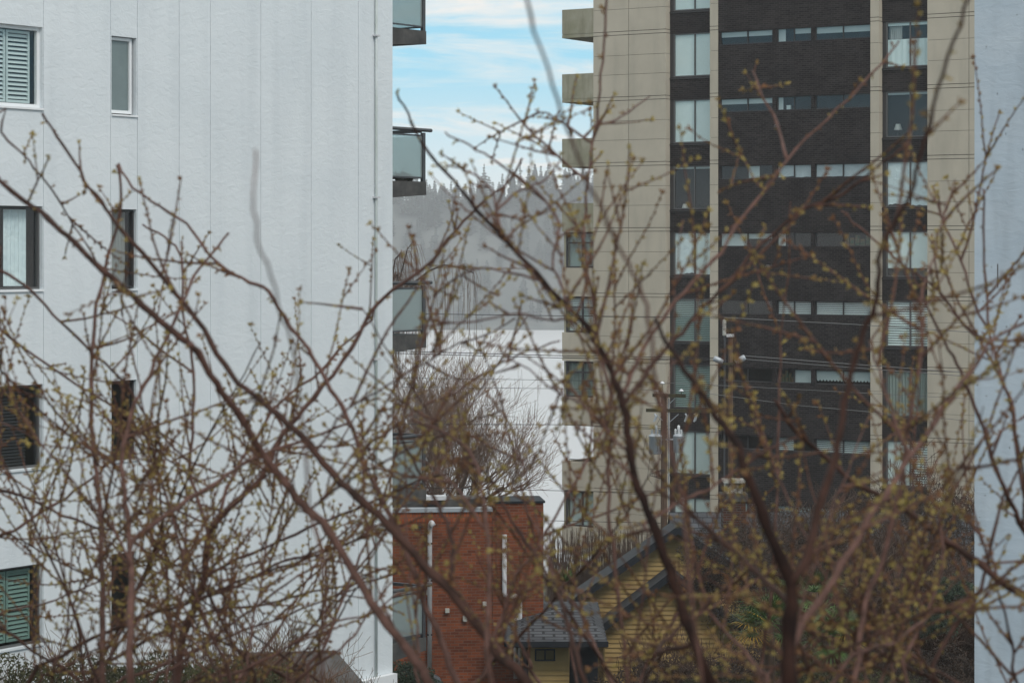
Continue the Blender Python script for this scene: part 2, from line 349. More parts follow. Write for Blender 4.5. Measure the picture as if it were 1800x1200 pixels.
# ================================================================== wall helper
def holed_wall(mb, u0, u1, z0, z1, holes, y=0.0, depth=0.2):
    """front face at y with rectangular holes (ua,ub,za,zb) and their reveals"""
    us = sorted(set([u0, u1] + [h[0] for h in holes] + [h[1] for h in holes])); us = [u for u in us if u0 <= u <= u1]
    for i in range(len(us)-1):
        a, b2 = us[i], us[i+1]; mid = (a+b2)/2
        hs = sorted([(h[2], h[3]) for h in holes if h[0] < mid < h[1]])
        z = z0
        for (za, zb) in hs:
            if za > z: mb.quad((a, y, z), (b2, y, z), (b2, y, za), (a, y, za))
            z = max(z, zb)
        if z < z1: mb.quad((a, y, z), (b2, y, z), (b2, y, z1), (a, y, z1))
    for (a, b2, za, zb) in holes:
        d = y+depth
        mb.quad((a, y, za), (a, y, zb), (a, d, zb), (a, d, za)); mb.quad((b2, y, za), (b2, d, za), (b2, d, zb), (b2, y, zb))
        mb.quad((a, y, za), (a, d, za), (b2, d, za), (b2, y, za)); mb.quad((a, y, zb), (b2, y, zb), (b2, d, zb), (a, d, zb))
def frame_mb(a, b, z0, z1, y, t=0.05, d=0.06, mull=(), trans=()):
    m = MB(); m.box(a, b, y, y+d, z0, z0+t); m.box(a, b, y, y+d, z1-t, z1)
    m.box(a, a+t, y, y+d, z0+t, z1-t); m.box(b-t, b, y, y+d, z0+t, z1-t)
    for q in mull: m.box(q-t/2, q+t/2, y, y+d, z0+t, z1-t)
    for q in trans: m.box(a+t, b-t, y+.005, y+d-.005, q-t/2, q+t/2)
    return m
def slats(m, a, b, z0, z1, y, pitch=0.06, tilt=0.03):
    z = z0+pitch/2
    while z < z1:
        m.quad((a, y, z-pitch*.38), (b, y, z-pitch*.38), (b, y+tilt, z+pitch*.3), (a, y+tilt, z+pitch*.3)); z += pitch
    return m
def wavy(m, a, b, z0, z1, y, amp=0.03, n=14):
    prev = None
    for i in range(n*4+1):
        u = a+(b-a)*i/(n*4); yy = y+amp*math.sin(i*math.pi/2)*(0.7+.3*math.sin(i*.7))
        if prev: m.quad((prev[0], prev[1], z0), (u, yy, z0), (u, yy, z1), (prev[0], prev[1], z1))
        prev = (u, yy)
    return m

# ================================================================== LEFT WHITE BUILDING
def lu(px):
    k = (px-900)/FP; return (44.6*k+2.204)/(.578-.816*k)
LB = empty('apartment_block', (-2.204, 44.6, 0), math.atan2(.816, .578), 'white stucco apartment block with scored vertical joints and dark glass balconies, filling the left', 'building')
ZR = [(11.2, 12.45), (8.40, 9.68), (5.65, 6.93), (2.93, 4.16)]
ua, ub, uc_, ud = lu(-60), lu(75), lu(196), lu(240)
holes = [(ua, ub, z0, z1) for z0, z1 in ZR] + [(uc_, ud, z0-.02, z1-.02) for z0, z1 in ZR]
grooves = [lu(p) for p in (76.5, 194.5, 241.5, 315, 370, 458.5, 547, 630)]
m_ = MB(); hh = list(holes)
gw = 0.006
for gu in grooves: hh.append((gu-gw, gu+gw, -1.5, 20.5))
holed_wall(m_, -17, 0, -1.5, 20.5, hh, 0, 0.13)
m_.quad((0, 0, -1.5), (0, 11, -1.5), (0, 11, 20.5), (0, 0, 20.5)); m_.quad((-17, 11, -1.5), (-17, 0, -1.5), (-17, 0, 20.5), (-17, 11, 20.5)); m_.quad((0, 11, -1.5), (-17, 11, -1.5), (-17, 11, 20.5), (0, 11, 20.5))
m_.quad((-17, 0, 20.5), (0, 0, 20.5), (0, 11, 20.5), (-17, 11, 20.5))
for gu in grooves: m_.quad((gu-gw, .012, -1.5), (gu+gw, .012, -1.5), (gu+gw, .012, 20.5), (gu-gw, .012, 20.5))
m_.build('wall', M_white, LB)
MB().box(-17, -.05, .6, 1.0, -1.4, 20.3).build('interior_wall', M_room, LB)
for i, (z0, z1) in enumerate(ZR):
    fm = M_wframe if i == 0 else M_frameg
    f = frame_mb(ua, ub, z0, z1, .07, .055 if i == 0 else .035, .06, mull=(lu(-10),)).build('window', fm, LB)
    MB().box(ua, ub+.005, -.03, .07, z0-.035, z0-.003).build('sill', M_wframe if i < 2 else M_white, f)
    MB().quad((ua+.04, .10, z0+.04), (ub-.04, .10, z0+.04), (ub-.04, .10, z1-.04), (ua+.04, .10, z1-.04)).build('pane', M_glass if i in (0, 1) else M_gdark, f)
    if i in (0, 3):
        sm = MB(); mm = M_pshut if i == 0 else M_green
        xs_ = [ua+.07, lu(2), lu(2)+.01, lu(26), lu(26)+.0, lu(62)]
        for (a, b) in ((lu(-40), lu(-8)), (lu(-6), lu(21)), (lu(23), lu(64))):
            for z in (z0+.07, z1-.11): sm.box(a, b, .15, .18, z, z+.04)
            sm.box(a, a+.035, .15, .18, z0+.11, z1-.11); sm.box(b-.035, b, .15, .18, z0+.11, z1-.11)
            slats(sm, a+.035, b-.035, z0+.12, z1-.12, .15, .068, .035)
        sm.build('shutter', mm, f)
    if i == 1:
        wavy(MB(), lu(20), lu(60), z0+.05, z1-.05, .18, .02, 6).build('curtain', M_sheet, f)
    if i == 2:
        slats(MB(), ua+.05, lu(58), z0+.05, z1-.05, .16, .05, .03).build('blind', M_dmetal, f)
    f = frame_mb(uc_, ud-(.05 if i == 0 else 0.0), z0, z1-.03, .06, .05 if i == 0 else .028, .06).build('window', fm if i == 0 else M_frame, LB)
    MB().box(uc_+.0, ud+.02, -.025, .06, z0-.05, z0-.022).build('sill', M_wframe if i == 0 else M_white, f)
    MB().quad((uc_+.03, .09, z0+.03), (ud-.05, .09, z0+.03), (ud-.05, .09, z1-.05), (uc_+.03, .09, z1-.05)).build('pane', M_frost if i == 0 else M_gdark, f)
    if i == 1: wavy(MB(), uc_+.2, ud-.06, z0+.04, z1-.06, .2, .015, 4).build('curtain', M_curt, f)
# drain pipe
up = lu(658.5); m_ = MB(); m_.tube([(up, -.04, -1.2), (up, -.04, 20.6)], .024, 10)
m_.build('drain_pipe', M_gpipe, LB, True)
for z in (12.9, 9.95, 7.0, 4.0): MB().box(up-.06, up+.06, -.09, .0, z, z+.03).build('pipe_bracket', M_wpipe, LB)
MB().box(lu(600), -.01, -.12, -.01, 1.02, 1.22).build('canopy_fascia', M_wframe, LB)
MB().box(lu(634), lu(644), -.10, -.02, -1.5, 1.0).build('post', M_wframe, LB)
MB().box(lu(645), lu(655), -.03, -.005, -1.5, 1.0).build('doorway', M_frame, LB)
# balconies on the far face
bal_z = [12.89, 10.03, 7.14, 4.25, 1.39, 15.75]
for i, zb in enumerate(bal_z):
    b_ = MB(); 
    b_.prism([(.01, .3, zb-.07), (1.42, .3, zb+.02), (1.42, 3.8, zb+.02), (.01, 3.8, zb-.07)], [(.01, .3, zb+.27), (1.42, .3, zb+.27), (1.42, 3.8, zb+.27), (.01, 3.8, zb+.27)])
    bo = b_.build('balcony', M_slab, LB)
    r_ = MB(); r_.box(1.33, 1.41, .31, .37, zb+.02, zb+1.2); r_.box(1.33, 1.41, 3.7, 3.76, zb+.27, zb+1.2)
    r_.tube([(.02, .32, zb+1.25), (1.6, .32, zb+1.25)], .035, 8); r_.box(1.36, 1.41, .4, 3.7, zb+1.2, zb+1.26)
    r_.box(.02, 1.33, .32, .35, zb+.33, zb+.36); r_.box(.02, 1.33, .32, .35, zb+1.13, zb+1.16)
    r_.box(1.37, 1.40, .4, 3.7, zb+.33, zb+.36)
    r_.build('railing', M_dmetal, bo)
    MB().box(.03, 1.33, .33, .34, zb+.36, zb+1.13).build('glass_panel', M_bglass, bo)
    MB().box(1.38, 1.39, .38, 3.7, zb+.36, zb+1.13).build('glass_panel', M_bglass, bo)
# driftwood / dry plant behind second balcony glass
pm = MB(); rr = random.Random(3)
for i in range(26):
    u = rr.uniform(-.28, .25); pm.tube([(u, rr.uniform(-.1, .1), 0), (u+rr.uniform(-.14, .14), rr.uniform(-.1, .1), rr.uniform(.03, .12)), (u+rr.uniform(-.2, .2), rr.uniform(-.1, .1), rr.uniform(.04, .2))], [.035, .03, .008], 5)
o = pm.build('dried_plant', mat('dry_brown_plant', (0.07, 0.055, 0.045), 0.9, (0.03, 0.03, 0.025), 12))
o.location = LB.location + Matrix.Rotation(math.atan2(.816, .578), 3, 'Z') @ Vector((1.0, .55, 10.31)); o.rotation_euler = (0, 0, math.atan2(.816, .578))
tag(o, 'brown dried plant lying on the balcony floor behind rain streaked glass', 'dried plant')

# ================================================================== RIGHT BLUE WALL
RB = empty('rendered_wall_building', ((1713-900)/FP*30, 30, 0), R(-22), 'pale blue rendered building with chipped plain wall at the right edge', 'building')
m_ = MB(); m_.box(0, 9, 0, 9, -1.5, 15)
m_.build('wall', M_blue, RB)
m_ = MB(); rr = random.Random(11)
for i in range(26):
    u = rr.uniform(.02, .6); z = rr.uniform(4, 12.1); m_.box(u, u+rr.uniform(.004, .012), -.004, .01, z, z+rr.choice([.01, .015, .03, .3 if i % 9 == 0 else .02]))
m_.build('chip_marks', mat('rust_streak', (0.10, 0.09, 0.09), 0.9), RB)
MB().box(-.03, 9.03, -.03, 9.03, 15, 15.15).build('parapet_cap', M_wframe, RB)

# ================================================================== TOWER
def tu(px):
    k = (px-900)/FP; return (k*102.5-2.122)/(.844+.536*k)
TW = empty('apartment_tower', (2.122, 102.5, 0), math.atan2(-.536, .844), 'tall apartment tower of beige panels and dark brick with stacked corner balconies', 'building')
FH = 2.73
def zf(k): return 15.32+FH*k
KS = range(-8, 6); ZB = zf(-8)-FH; ZT = zf(5)+FH
uC = tu(1043)
def pier(mb, u0, u1, cuts, y0, y1, g_=.011):
    us = [u0]+cuts+[u1]
    for i in range(len(us)-1):
        a = us[i]+(g_ if i else 0); b = us[i+1]-(g_ if i < len(us)-2 else 0)
        for k in range(-9, 6):
            z = zf(k)+.08
            segs = [z, z+.93, z+1.73, z+2.58, z+2.73]
            for j in range(4):
                pass
                lo_ = .013 if j in (0, 3) else .007; hi_ = .013 if j in (2, 3) else .007
                mb.box(a, b, y0, y1, segs[j]+lo_, segs[j+1]-hi_)
for nm_, a, b, cuts, yy in (('panel_wall', uC, tu(1170), [tu(1105)], 0), ('column', tu(1248), tu(1262), [], -.01), ('column', tu(1530), tu(1545), [], -.01), ('panel_wall', tu(1630), 22, [tu(1703)], 0)):
    m_ = MB(); pier(m_, a, b, cuts, yy, .38); po_ = m_.build(nm_, M_beige, TW)
    MB().box(a+.03, b-.03, .02, .36, ZB, ZT-.1).build('joint', M_joint, po_)
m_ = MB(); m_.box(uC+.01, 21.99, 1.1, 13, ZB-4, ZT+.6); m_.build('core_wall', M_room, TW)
m_ = MB(); m_.box(uC-.005, uC+.25, .381, 13, ZB-4, ZT+.4); m_.box(21.75, 22, .381, 13, ZB-4, ZT+.4); m_.box(uC, 22, -.02, 13, ZT+.4, ZT+1.0); m_.box(uC, 22, 13.01, 13.2, ZB-4, ZT)
m_.build('side_wall', M_beige, TW)
# centre brick with strip windows
c0, c1 = tu(1262), tu(1530)
strip = [(1264, 1357), (1364, 1425), (1431, 1529.5)]
m_ = MB(); holes = []
for k in KS:
    zt = zf(k)-.15
    for a, b in strip: holes.append((tu(a), tu(b)-(.01 if b > 1528 else 0), zt-.56, zt))
holed_wall(m_, c0, c1, ZB-4, ZT+.3, holes, .02, .3)
m_.build('brick_wall', M_dbrick, TW)
# what each strip pane shows: (kind, fraction) per floor, six panes
SP = {1: ['half', 'half', 'side', 'half', 'halfw', 'halfw'], 0: ['half', 'half', 'lampw', 'dark', 'dark', 'dark'], -1: ['dark', 'side', 'sheet', 'sheet', 'sheet', 'sheet'],
      -2: ['blind', 'half', 'side', 'dark', 'dark', 'clut'], -3: ['dark', 'dark', 'slat', 'slat', 'slat', 'slat'], -4: ['dark', 'dark', 'clut', 'blind', 'scal', 'scal'], -5: ['dark', 'dark', 'slat', 'dark', 'slat', 'slat']}
rr = random.Random(2)
M_warm = mat('cluttered_shelf', (0.20, 0.13, 0.07), 0.8, (0.04, 0.10, 0.06), 5)
def filler(kind, a, b, z0, z1, y, f):
    H = z1-z0; wd = b-a
    if kind in ('half', 'halfw'):
        MB().quad((a, y, z1-H*(.42 if kind == 'half' else .5)), (b, y, z1-H*(.42 if kind == 'half' else .5)), (b, y, z1), (a, y, z1)).build('blind', M_blind, f)
    elif kind == 'side':
        MB().quad((a, y, z0), (a+wd*.45, y, z0), (a+wd*.45, y, z1), (a, y, z1)).build('blind', M_blind, f)
    elif kind == 'lampw':
        m = MB(); m.quad((a, y, z0), (a+wd*.3, y, z0), (a+wd*.3, y, z1), (a, y, z1)); m.box(a+wd*.5, a+wd*.75, y, y+.1, z0, z0+H*.35); m.build('blind', M_blind, f)
    elif kind == 'sheet':
        m = MB(); n = 10; h_ = rr.uniform(.0, .03); hs = [h_]
        for i in range(n): hs.append(max(0, hs[-1]+rr.uniform(-.02, .025)))
        ds = [rr.uniform(-.012, .012) for _ in range(n+1)]
        for i in range(n):
            u, u2 = a+wd*i/n, a+wd*(i+1)/n
            m.quad((u, y+ds[i], z0+H*hs[i]), (u2, y+ds[i+1], z0+H*hs[i+1]), (u2, y-ds[i+1]*.5, z1), (u, y-ds[i]*.5, z1))
        m.build('curtain', M_sheet, f)
    elif kind == 'blind': MB().quad((a, y, z0), (b, y, z0), (b, y, z1), (a, y, z1)).build('blind', M_blind, f)
    elif kind == 'slat': slats(MB(), a, b, z0, z1, y, .075, .02).build('blind', M_blind, f)
    elif kind == 'clut':
        m = MB()
        for i in range(5): m.box(a+wd*(i*.2+.02), a+wd*(i*.2+.17), y, y+.1, z0, z0+H*rr.uniform(.3, .95))
        m.build('shelf', M_warm, f)
    elif kind == 'scal':
        m = MB(); n = 8
        for i in range(n):
            for j in range(4):
                u = a+wd*(i+j/4)/n; u2 = a+wd*(i+(j+1)/4)/n
                h1, h2 = [.30-.14*math.sin(math.pi*q/4) for q in (j, j+1)]
                m.quad((u, y, z0+H*h1), (u2, y, z0+H*h2), (u2, y, z1), (u, y, z1))
        m.build('curtain', M_blind, f)
for k in KS:
    zt = zf(k)-.15; sp_ = SP.get(k, [rr.choice(['half', 'dark', 'blind', 'side']) for _ in range(6)])
    for wi, (a, b) in enumerate(strip):
        A, B = tu(a), tu(b)-(.01 if b > 1528 else 0); mid = tu([1312, 1394, 1480][wi])
        f = frame_mb(A, B, zt-.56, zt, .10, .035, .07, mull=(mid,)).build('window', M_frame, TW)
        MB().quad((A+.03, .14, zt-.53), (B-.03, .14, zt-.53), (B-.03, .14, zt-.03), (A+.03, .14, zt-.03)).build('pane', M_gdark, f)
        for h, (p, q) in enumerate(((A+.035, mid-.018), (mid+.018, B-.035))): filler(sp_[wi*2+h], p, q, zt-.525, zt-.035, .17, f)
# bays
def bay(u0, u1, yb, mullp, contents, fr):
    for k in range(-9, 6):
        MB().box(u0, u1, yb, yb+.25, zf(k)-.10, zf(k+1)-1.9).build('brick_spandrel', M_dbrick, TW)
    for k in KS:
        zt = zf(k)-.105; z0 = zf(k)-1.895; mid = tu(mullp)+.17; c = contents.get(k, ('blind', 'blind'))
        f = frame_mb(u0+.16, u1, z0, zt, yb+.03, .05, .07, mull=(mid,)).build('window', M_frameg, TW)
        MB().box(u0, u0+.157, yb+.03, yb+.1, z0, zt).build('jamb', M_frame, f); MB().box(u0, u1, yb-.04, yb-.002, z0-.09, z0-.04).build('sill', M_frame, f)
        MB().quad((u0+.2, yb+.07, z0+.05), (u1-.04, yb+.07, z0+.05), (u1-.04, yb+.07, zt-.05), (u0+.2, yb+.07, zt-.05)).build('pane', M_glass if 'dark' not in c else M_gdark, f)
        y = yb+.10
        for h, (p, q) in enumerate(((u0+.2, mid-.02), (mid+.02, u1-.03))):
            kd = c[h]; a0, a1 = z0+.04, zt-.04
            if kd == 'blind': MB().quad((p, y, a0), (q, y, a0), (q, y, a1), (p, y, a1)).build('blind', M_blind, f)
            elif kd == 'sheet': filler('sheet', p, q, a0, a1, y, f)
            elif kd == 'slat': slats(MB(), p, q, a0, a1, y, .095, .03).build('shutter', M_blind, f)
            elif kd == 'teal': slats(MB(), p, q, a0, a1, y, .075, .03).build('blind', M_teal, f)
            elif kd == 'vert': wavy(MB(), p, q, a0, a1, y, .03, 7).build('blind', M_vblind, f)
            elif kd == 'dark':
                MB().box(p, q, y, y+.03, a1-.09, a1).build('blind', M_blind, f)
            elif kd == 'low':
                wavy(MB(), p, q, a0+.55*(a1-a0)*0+.0, a0+(a1-a0)*.62, y, .012, 4).build('curtain', M_blind, f)
                if h == 0: wavy(MB(), p+.03, p+(q-p)*.6, a0+(a1-a0)*.63, a1-.12, y+.1, .03, 6).build('curtain', M_curt, f)
                MB().box(p, q, y, y+.03, a1-.12, a1).build('blind', M_blind, f)
            elif kd == 'gap': MB().quad((p, y, a0+.3), (q, y, a0+.3), (q, y, a1), (p, y, a1)).build('blind', M_blind, f)
            elif kd == 'topteal': slats(MB(), p, q, a0+(a1-a0)*.6, a1, y, .075, .03).build('blind', M_teal, f)
bay(tu(1170), tu(1248), .37, 1214.5-8, {1: ('blind', 'blind'), 0: ('blind', 'blind'), 2: ('blind', 'blind'), -1: ('dark', 'dark'), -2: ('sheet', 'blind'), -3: ('teal', 'teal'), -4: ('teal', 'teal'), -5: ('blind', 'blind'), -6: ('blind', 'blind')}, M_frame)
bay(tu(1545), tu(1630), .30, 1592.5-6, {2: ('blind', 'blind'), 1: ('low', 'low'), 0: ('dark', 'dark'), -1: ('sheet', 'sheet'), -2: ('gap', 'gap'), -3: ('slat', 'slat'), -4: ('vert', 'vert'), -5: ('blind', 'slat')}, M_frame)
# balconies
Rt = Matrix.Rotation(math.atan2(-.536, .844), 3, 'Z')
for k in range(-8, 6):
    zb = zf(k)-.07; m = MB()
    m.box(0, uC-.002, 0, .14, zb+.155, zb+1.2); m.box(0, .14, .14, 3, zb+.155, zb+1.2); m.box(0, uC-.002, 0.0, 3, zb, zb+.13); m.box(0, uC-.002, 2.86, 3, zb+.155, zb+1.2)
    m.box(.02, uC-.002, .02, 2.98, zb+.12, zb+.16)
    bo = m.build('balcony', M_balc if k > -3 else M_beige, TW)
    if k in (-3, -4, -5, -7):
        za, zt = zb+1.2, zf(k+1)-.09
        f = frame_mb(.12, uC-.01, za, zt, .12, .07, .08, mull=(tu(1021),), trans=((zt-(zt-za)*.3,) if k != -7 else ())).build('window', M_frame, bo)
        MB().quad((.17, .17, za+.05), (uC-.05, .17, za+.05), (uC-.05, .17, zt-.05), (.17, .17, zt-.05)).build('pane', M_glass, f)
        if k == -3: MB().quad((.2, .35, za), (uC-.05, .35, za), (uC-.05, .35, zt), (.2, .35, zt)).build('blind', M_teal, f)
        elif k == -4: slats(MB(), .2, uC-.05, za, zt, .3, .08, .03).build('blind', M_blind, f)
        elif k == -5: wavy(MB(), .2, uC-.05, za, zt, .3, .03, 9).build('curtain', M_vblind, f)
        else: MB().quad((.2, .35, za), (uC-.05, .35, za), (uC-.05, .35, zt), (.2, .35, zt)).build('blind', M_blind, f)
        MB().box(.03, .12, .12, 2.8, za, zt).build('side_wall', M_balc, bo)
    if k == -6:
        m = MB(); m.box(.3, uC, .1, .13, zb+1.28, zb+1.31)
        for i in range(12): m.box(.3+i*.1, .315+i*.1, .1, .12, zb+1.2, zb+1.28)
        m.build('railing', M_dmetal, bo)
# security lights
for px, py in ((1370, 221), (1355, 467)):
    p = W(px, py, 102.5-.536*tu(px)); u = tu(px); m = MB(); m.box(u-.05, u+.05, -.12, .02, p.z-.03, p.z+.05); m.lathe([(.001, 0), (.11, 0), (.09, .09), (.02, .12)], u-.06, -.16, p.z-.07, 10)
    m.build('wall_light', M_dmetal, TW)
def in_tower(u, y, z): return TW.location + Rt @ Vector((u, y, z))
def table_lamp(px, py, Ls, lab):
    u = tu(px); Y = 102.5-.536*u; z = W(px, py, Y).z
    o = empty('table_lamp', in_tower(u, .75, z-.45), 0, lab, 'lamp', 'table lamps in the tower windows')
    MB().lathe([(.17*Ls, 0), (.09*Ls, .24*Ls)], 0, 0, .33, 18).build('lamp_shade', M_lamp, o, True)
    MB().lathe([(.08, 0), (.08, .02), (.015, .04), (.04, .15), (.015, .33)], 0, 0, 0, 12).build('lamp_base', M_frameg, o, True)
table_lamp(1565, 222, 1.0, 'small cone shaded table lamp in the dark window of the right bay')
table_lamp(1189, 362, 0.9, 'table lamp low in the dark left bay window, behind budding twigs')

# ================================================================== BRICK BUILDING
def bx_(px, Y0=60.0, s=.10):   # right end recedes a little
    k = (px-900)/FP; X = k*Y0/(1-s*k); return X, Y0+s*X
BB = empty('brick_building', (bx_(955)[0], bx_(955)[1], 0), math.atan(.10), 'low orange red brick building with white downpipes, behind the branches', 'building')
kk = 1/math.cos(math.atan(.10))
def bu(px): return (bx_(px)[0]-bx_(955)[0])*kk
def bz(py, px): return EYE+(HOR-py)/FP*bx_(px)[1]
zt1, zt2 = bz(896, 820), bz(881, 955)
zb0 = -5.5
m_ = MB(); m_.box(bu(560), bu(866), 0, 1.6, zb0, zt1-.28); m_.box(bu(866), 0, -.03, 1.2, zb0, zt2-.03); m_.build('wall', M_rbrick, BB)
m_ = MB(); m_.box(bu(560), bu(866)-.002, -.012, .2, zt1-.28, zt1-.04); m_.build('soldier_course', M_soldier, BB)
m_ = MB(); m_.box(bu(560), bu(866)-.003, -.06, .3, zt1-.04, zt1+.05); m_.build('coping', M_galv, BB)
m_ = MB(); m_.box(bu(866), .04, -.07, 1.25, zt2-.03, zt2+.02); m_.build('flashing', M_fascia, BB)
m_ = MB(); m_.box(bu(560), bu(850), .5, 1.5, zt1-.3, zt1+.22); m_.build('roof_housing', M_slab, BB)
m_ = MB(); m_.box(bu(750), bu(786), .3, .6, zt1+.22, zt1+.32); m_.build('roof_edge', M_wpipe, BB)
def pipe(name, pts, r, M=M_wpipe):
    MB().tube([(bu(p[0]), -.12, bz(p[1], p[0])) for p in pts], r, 10).build(name, M, BB, True)
m_ = MB(); m_.tube([(bu(755), -.10, bz(1172, 755)), (bu(755), -.10, bz(930, 755)), (bu(756), -.11, bz(922, 755)), (bu(757.5), -.2, bz(918, 757)), (bu(759), -.22, bz(922, 759))], [.058, .058, .065, .085, .09], 10).build('downpipe', M_wpipe, BB, True)
pipe('downpipe', [(886, 938), (886, 1040), (887, 1044), (892, 1046), (906, 1046), (911, 1049), (913, 1056), (913, 1190)], .058)
pipe('downpipe', [(905.5, 1190), (905.5, 1092), (906.5, 1087), (910, 1085)], .05)
for px, py, hh_ in ((852, 1060, .10), (817, 1086, .14), (786, 1072, .1), (753, 1040, .12)):
    u = bu(px); z = bz(py, px); MB().box(u-.05, u+.05, -.09, -.001 if px < 866 else -.031, z-hh_/2, z+hh_/2).build('vent_box', M_cap, BB)
for z in (bz(955, 755), bz(1020, 755), bz(1115, 755)): MB().box(bu(755)-.06, bu(755)+.06, -.15, -.002, z, z+.04).build('pipe_bracket', M_fascia, BB)
# dry vine on brick
vm = MB(); rr = random.Random(9)
for i in range(14):
    p = Vector((bu(738)+rr.uniform(-.1, .1), -.03, bz(925, 738))); pts = [p.copy()]
    d = Vector((rr.uniform(-1, .6), 0, rr.uniform(-.8, .8)))
    for j in range(4): p = p+d*.06+Vector((rr.uniform(-.03, .03), rr.uniform(-.01, 0), rr.uniform(-.03, .03))); pts.append(p.copy())
    vm.tube(pts, [.012, .01, .008, .006, .004], 4)
vo = vm.build('vine', M_btree); vo.matrix_world = Matrix.Translation(BB.location) @ Matrix.Rotation(math.atan(.10), 4, 'Z')
tag(vo, 'small dead vine clinging to the brick left of the tallest downpipe', 'vine')

# ================================================================== YELLOW HOUSE
YH = empty('yellow_house', (4.5, 66, gz(66)), 0, 'yellow clapboard house with dark gable trim and grey shingled porch roof', 'house')
off = Vector(YH.location)
def siding(mb, poly_x, y, zlo, ztop_fn, pitch=0.125):
    """overlapping boards; poly_x = (x0,x1); ztop_fn(x) roofline"""
    z = zlo
    while z < 6:
        x0, x1 = poly_x
        # clip board to the gable
        n = 60; xs_ = [x0+(x1-x0)*i/n for i in range(n+1)]; ok = [x for x in xs_ if ztop_fn(x) >= z+pitch]
        if len(ok) < 2: break
        mb.box(ok[0], ok[-1], y-.027, y+.05, z, z+.02); mb.quad((ok[0], y-.027, z), (ok[-1], y-.027, z), (ok[-1], y, z+pitch), (ok[0], y, z+pitch))
        z += pitch
def P(px, py, Y): v = W(px, py, Y); return (v.x-off.x, v.y-off.y, v.z-off.z)
def gable(px_pk, py_pk, px_l, py_l, Y, width_r, zlo, depth, name_i):
    pk = P(px_pk, py_pk, Y); el = P(px_l, py_l, Y); er = (2*pk[0]-el[0], el[1], el[2]); y = pk[1]
    sl = (pk[2]-el[2])/(pk[0]-el[0])
    m = MB(); fn = lambda x: pk[2]-.12-abs(x-pk[0])*sl
    siding(m, (el[0]+.35, er[0]-.35), y, zlo, fn)
    a, b = el[0]+.35, er[0]-.35
    m.prism([(a, y+.06, zlo), (b, y+.06, zlo), (b, y+.06, fn(b)), (pk[0], y+.06, fn(pk[0])), (a, y+.06, fn(a))], [(a, y+depth, zlo), (b, y+depth, zlo), (b, y+depth, fn(b)), (pk[0], y+depth, fn(pk[0])), (a, y+depth, fn(a))])
    m.build('wall', M_yellow, YH)
    # roof slabs
    m = MB(); th = .14
    for e in (el, er):
        m.prism([(e[0], y-.45, e[2]-th), (pk[0], y-.45, pk[2]-th), (pk[0], y-.45, pk[2]), (e[0], y-.45, e[2])], [(e[0], y+depth, e[2]-th), (pk[0], y+depth, pk[2]-th), (pk[0], y+depth, pk[2]), (e[0], y+depth, e[2])])
    m.build('roof', M_droof, YH)
    m = MB()
    for e in (el, er):
        m.prism([(e[0], y-.50, e[2]-th-.05), (pk[0], y-.50, pk[2]-th-.05), (pk[0], y-.50, pk[2]+.03), (e[0], y-.50, e[2]+.03)], [(e[0], y-.455, e[2]-th-.05), (pk[0], y-.455, pk[2]-th-.05), (pk[0], y-.455, pk[2]+.03), (e[0], y-.455, e[2]+.03)])
    m.build('gable_trim', M_fascia, YH)
gable(1190, 922, 948, 1090, 66, 0, -2, 1.2, 0)
gable(1180, 1000, 1040, 1108, 64.6, 0, -2, .9, 1)
# porch
e0 = P(890, 1127, 57); e1 = P(1068, 1135, 57); t0 = P(985, 1062, 60.5); t1 = P(1020, 1062, 60.5); bk = P(930, 1090, 63.5)
ez = e0[2]; rz_ = t0[2]
m_ = MB()
x0, x1 = e0[0], e1[0]; y0, y1 = e0[1], e0[1]+6.5
m_.quad((x0, y0, ez), (x1, y0, ez), (t1[0], t1[1], rz_), (t0[0], t0[1], rz_))
m_.poly([(x0, y1, ez), (x0, y0, ez), (t0[0], t0[1], rz_)]); m_.poly([(x1, y0, ez), (x1, y1, ez), (t1[0], t1[1], rz_)])
m_.quad((x1, y1, ez), (x0, y1, ez), (t0[0], t0[1], rz_), (t1[0], t1[1], rz_))
po = m_.build('porch_roof', M_shingy, YH)
m_ = MB(); m_.box(x0-.02, x1+.02, y0-.05, y0-.003, ez-.12, ez+.01); m_.box(x0-.05, x0-.003, y0, y1, ez-.12, ez+.01); m_.box(x0, x1, y0, y1, ez-.14, ez-.125); m_.build('gutter', M_fascia, YH)
bl, br_ = P(930, 1140, 57.6)[0], P(1000, 1140, 57.6)[0]; by = 57.6-off.y
m_ = MB(); wz = P(0, 1143, 57.6)[2], P(0, 1157, 57.6)[2]
wl, wr = P(940, 1140, 57.6)[0], P(976, 1140, 57.6)[0]
z = -1.0
while z < ez-.2:
    for a, b in (((bl, br_),) if not (z+.06 > wz[1] and z+.06 < wz[0]) else ((bl, wl), (wr, br_))):
        m_.quad((a, by-.027, z), (b, by-.027, z), (b, by, z+.125), (a, by, z+.125)); m_.quad((a, by, z), (b, by, z), (b, by-.027, z), (a, by-.027, z))
    z += .125
m_.box(bl, br_, by+.04, by+4, -1, ez-.15)
m_.build('bay_wall', M_yellow, YH)
f = frame_mb(wl, wr, wz[1]-.05, wz[0]+.05, by-.03, .035, .05, mull=((wl+wr)/2,)).build('window', M_fascia, YH)
MB().quad((wl, by+.01, wz[1]-.05), (wr, by+.01, wz[1]-.05), (wr, by+.01, wz[0]+.05), (wl, by+.01, wz[0]+.05)).build('pane', M_gdark, f)
m_ = MB(); m_.box(bl-.14, bl-.02, by-.05, by+.1, -1.5, ez-.15); m_.box(br_+.02, br_+.7, by+.3, by+.4, -1.5, ez-.15); m_.build('post', M_fascia, YH)  # left post, plus a wide dark board painted as the shaded doorway void

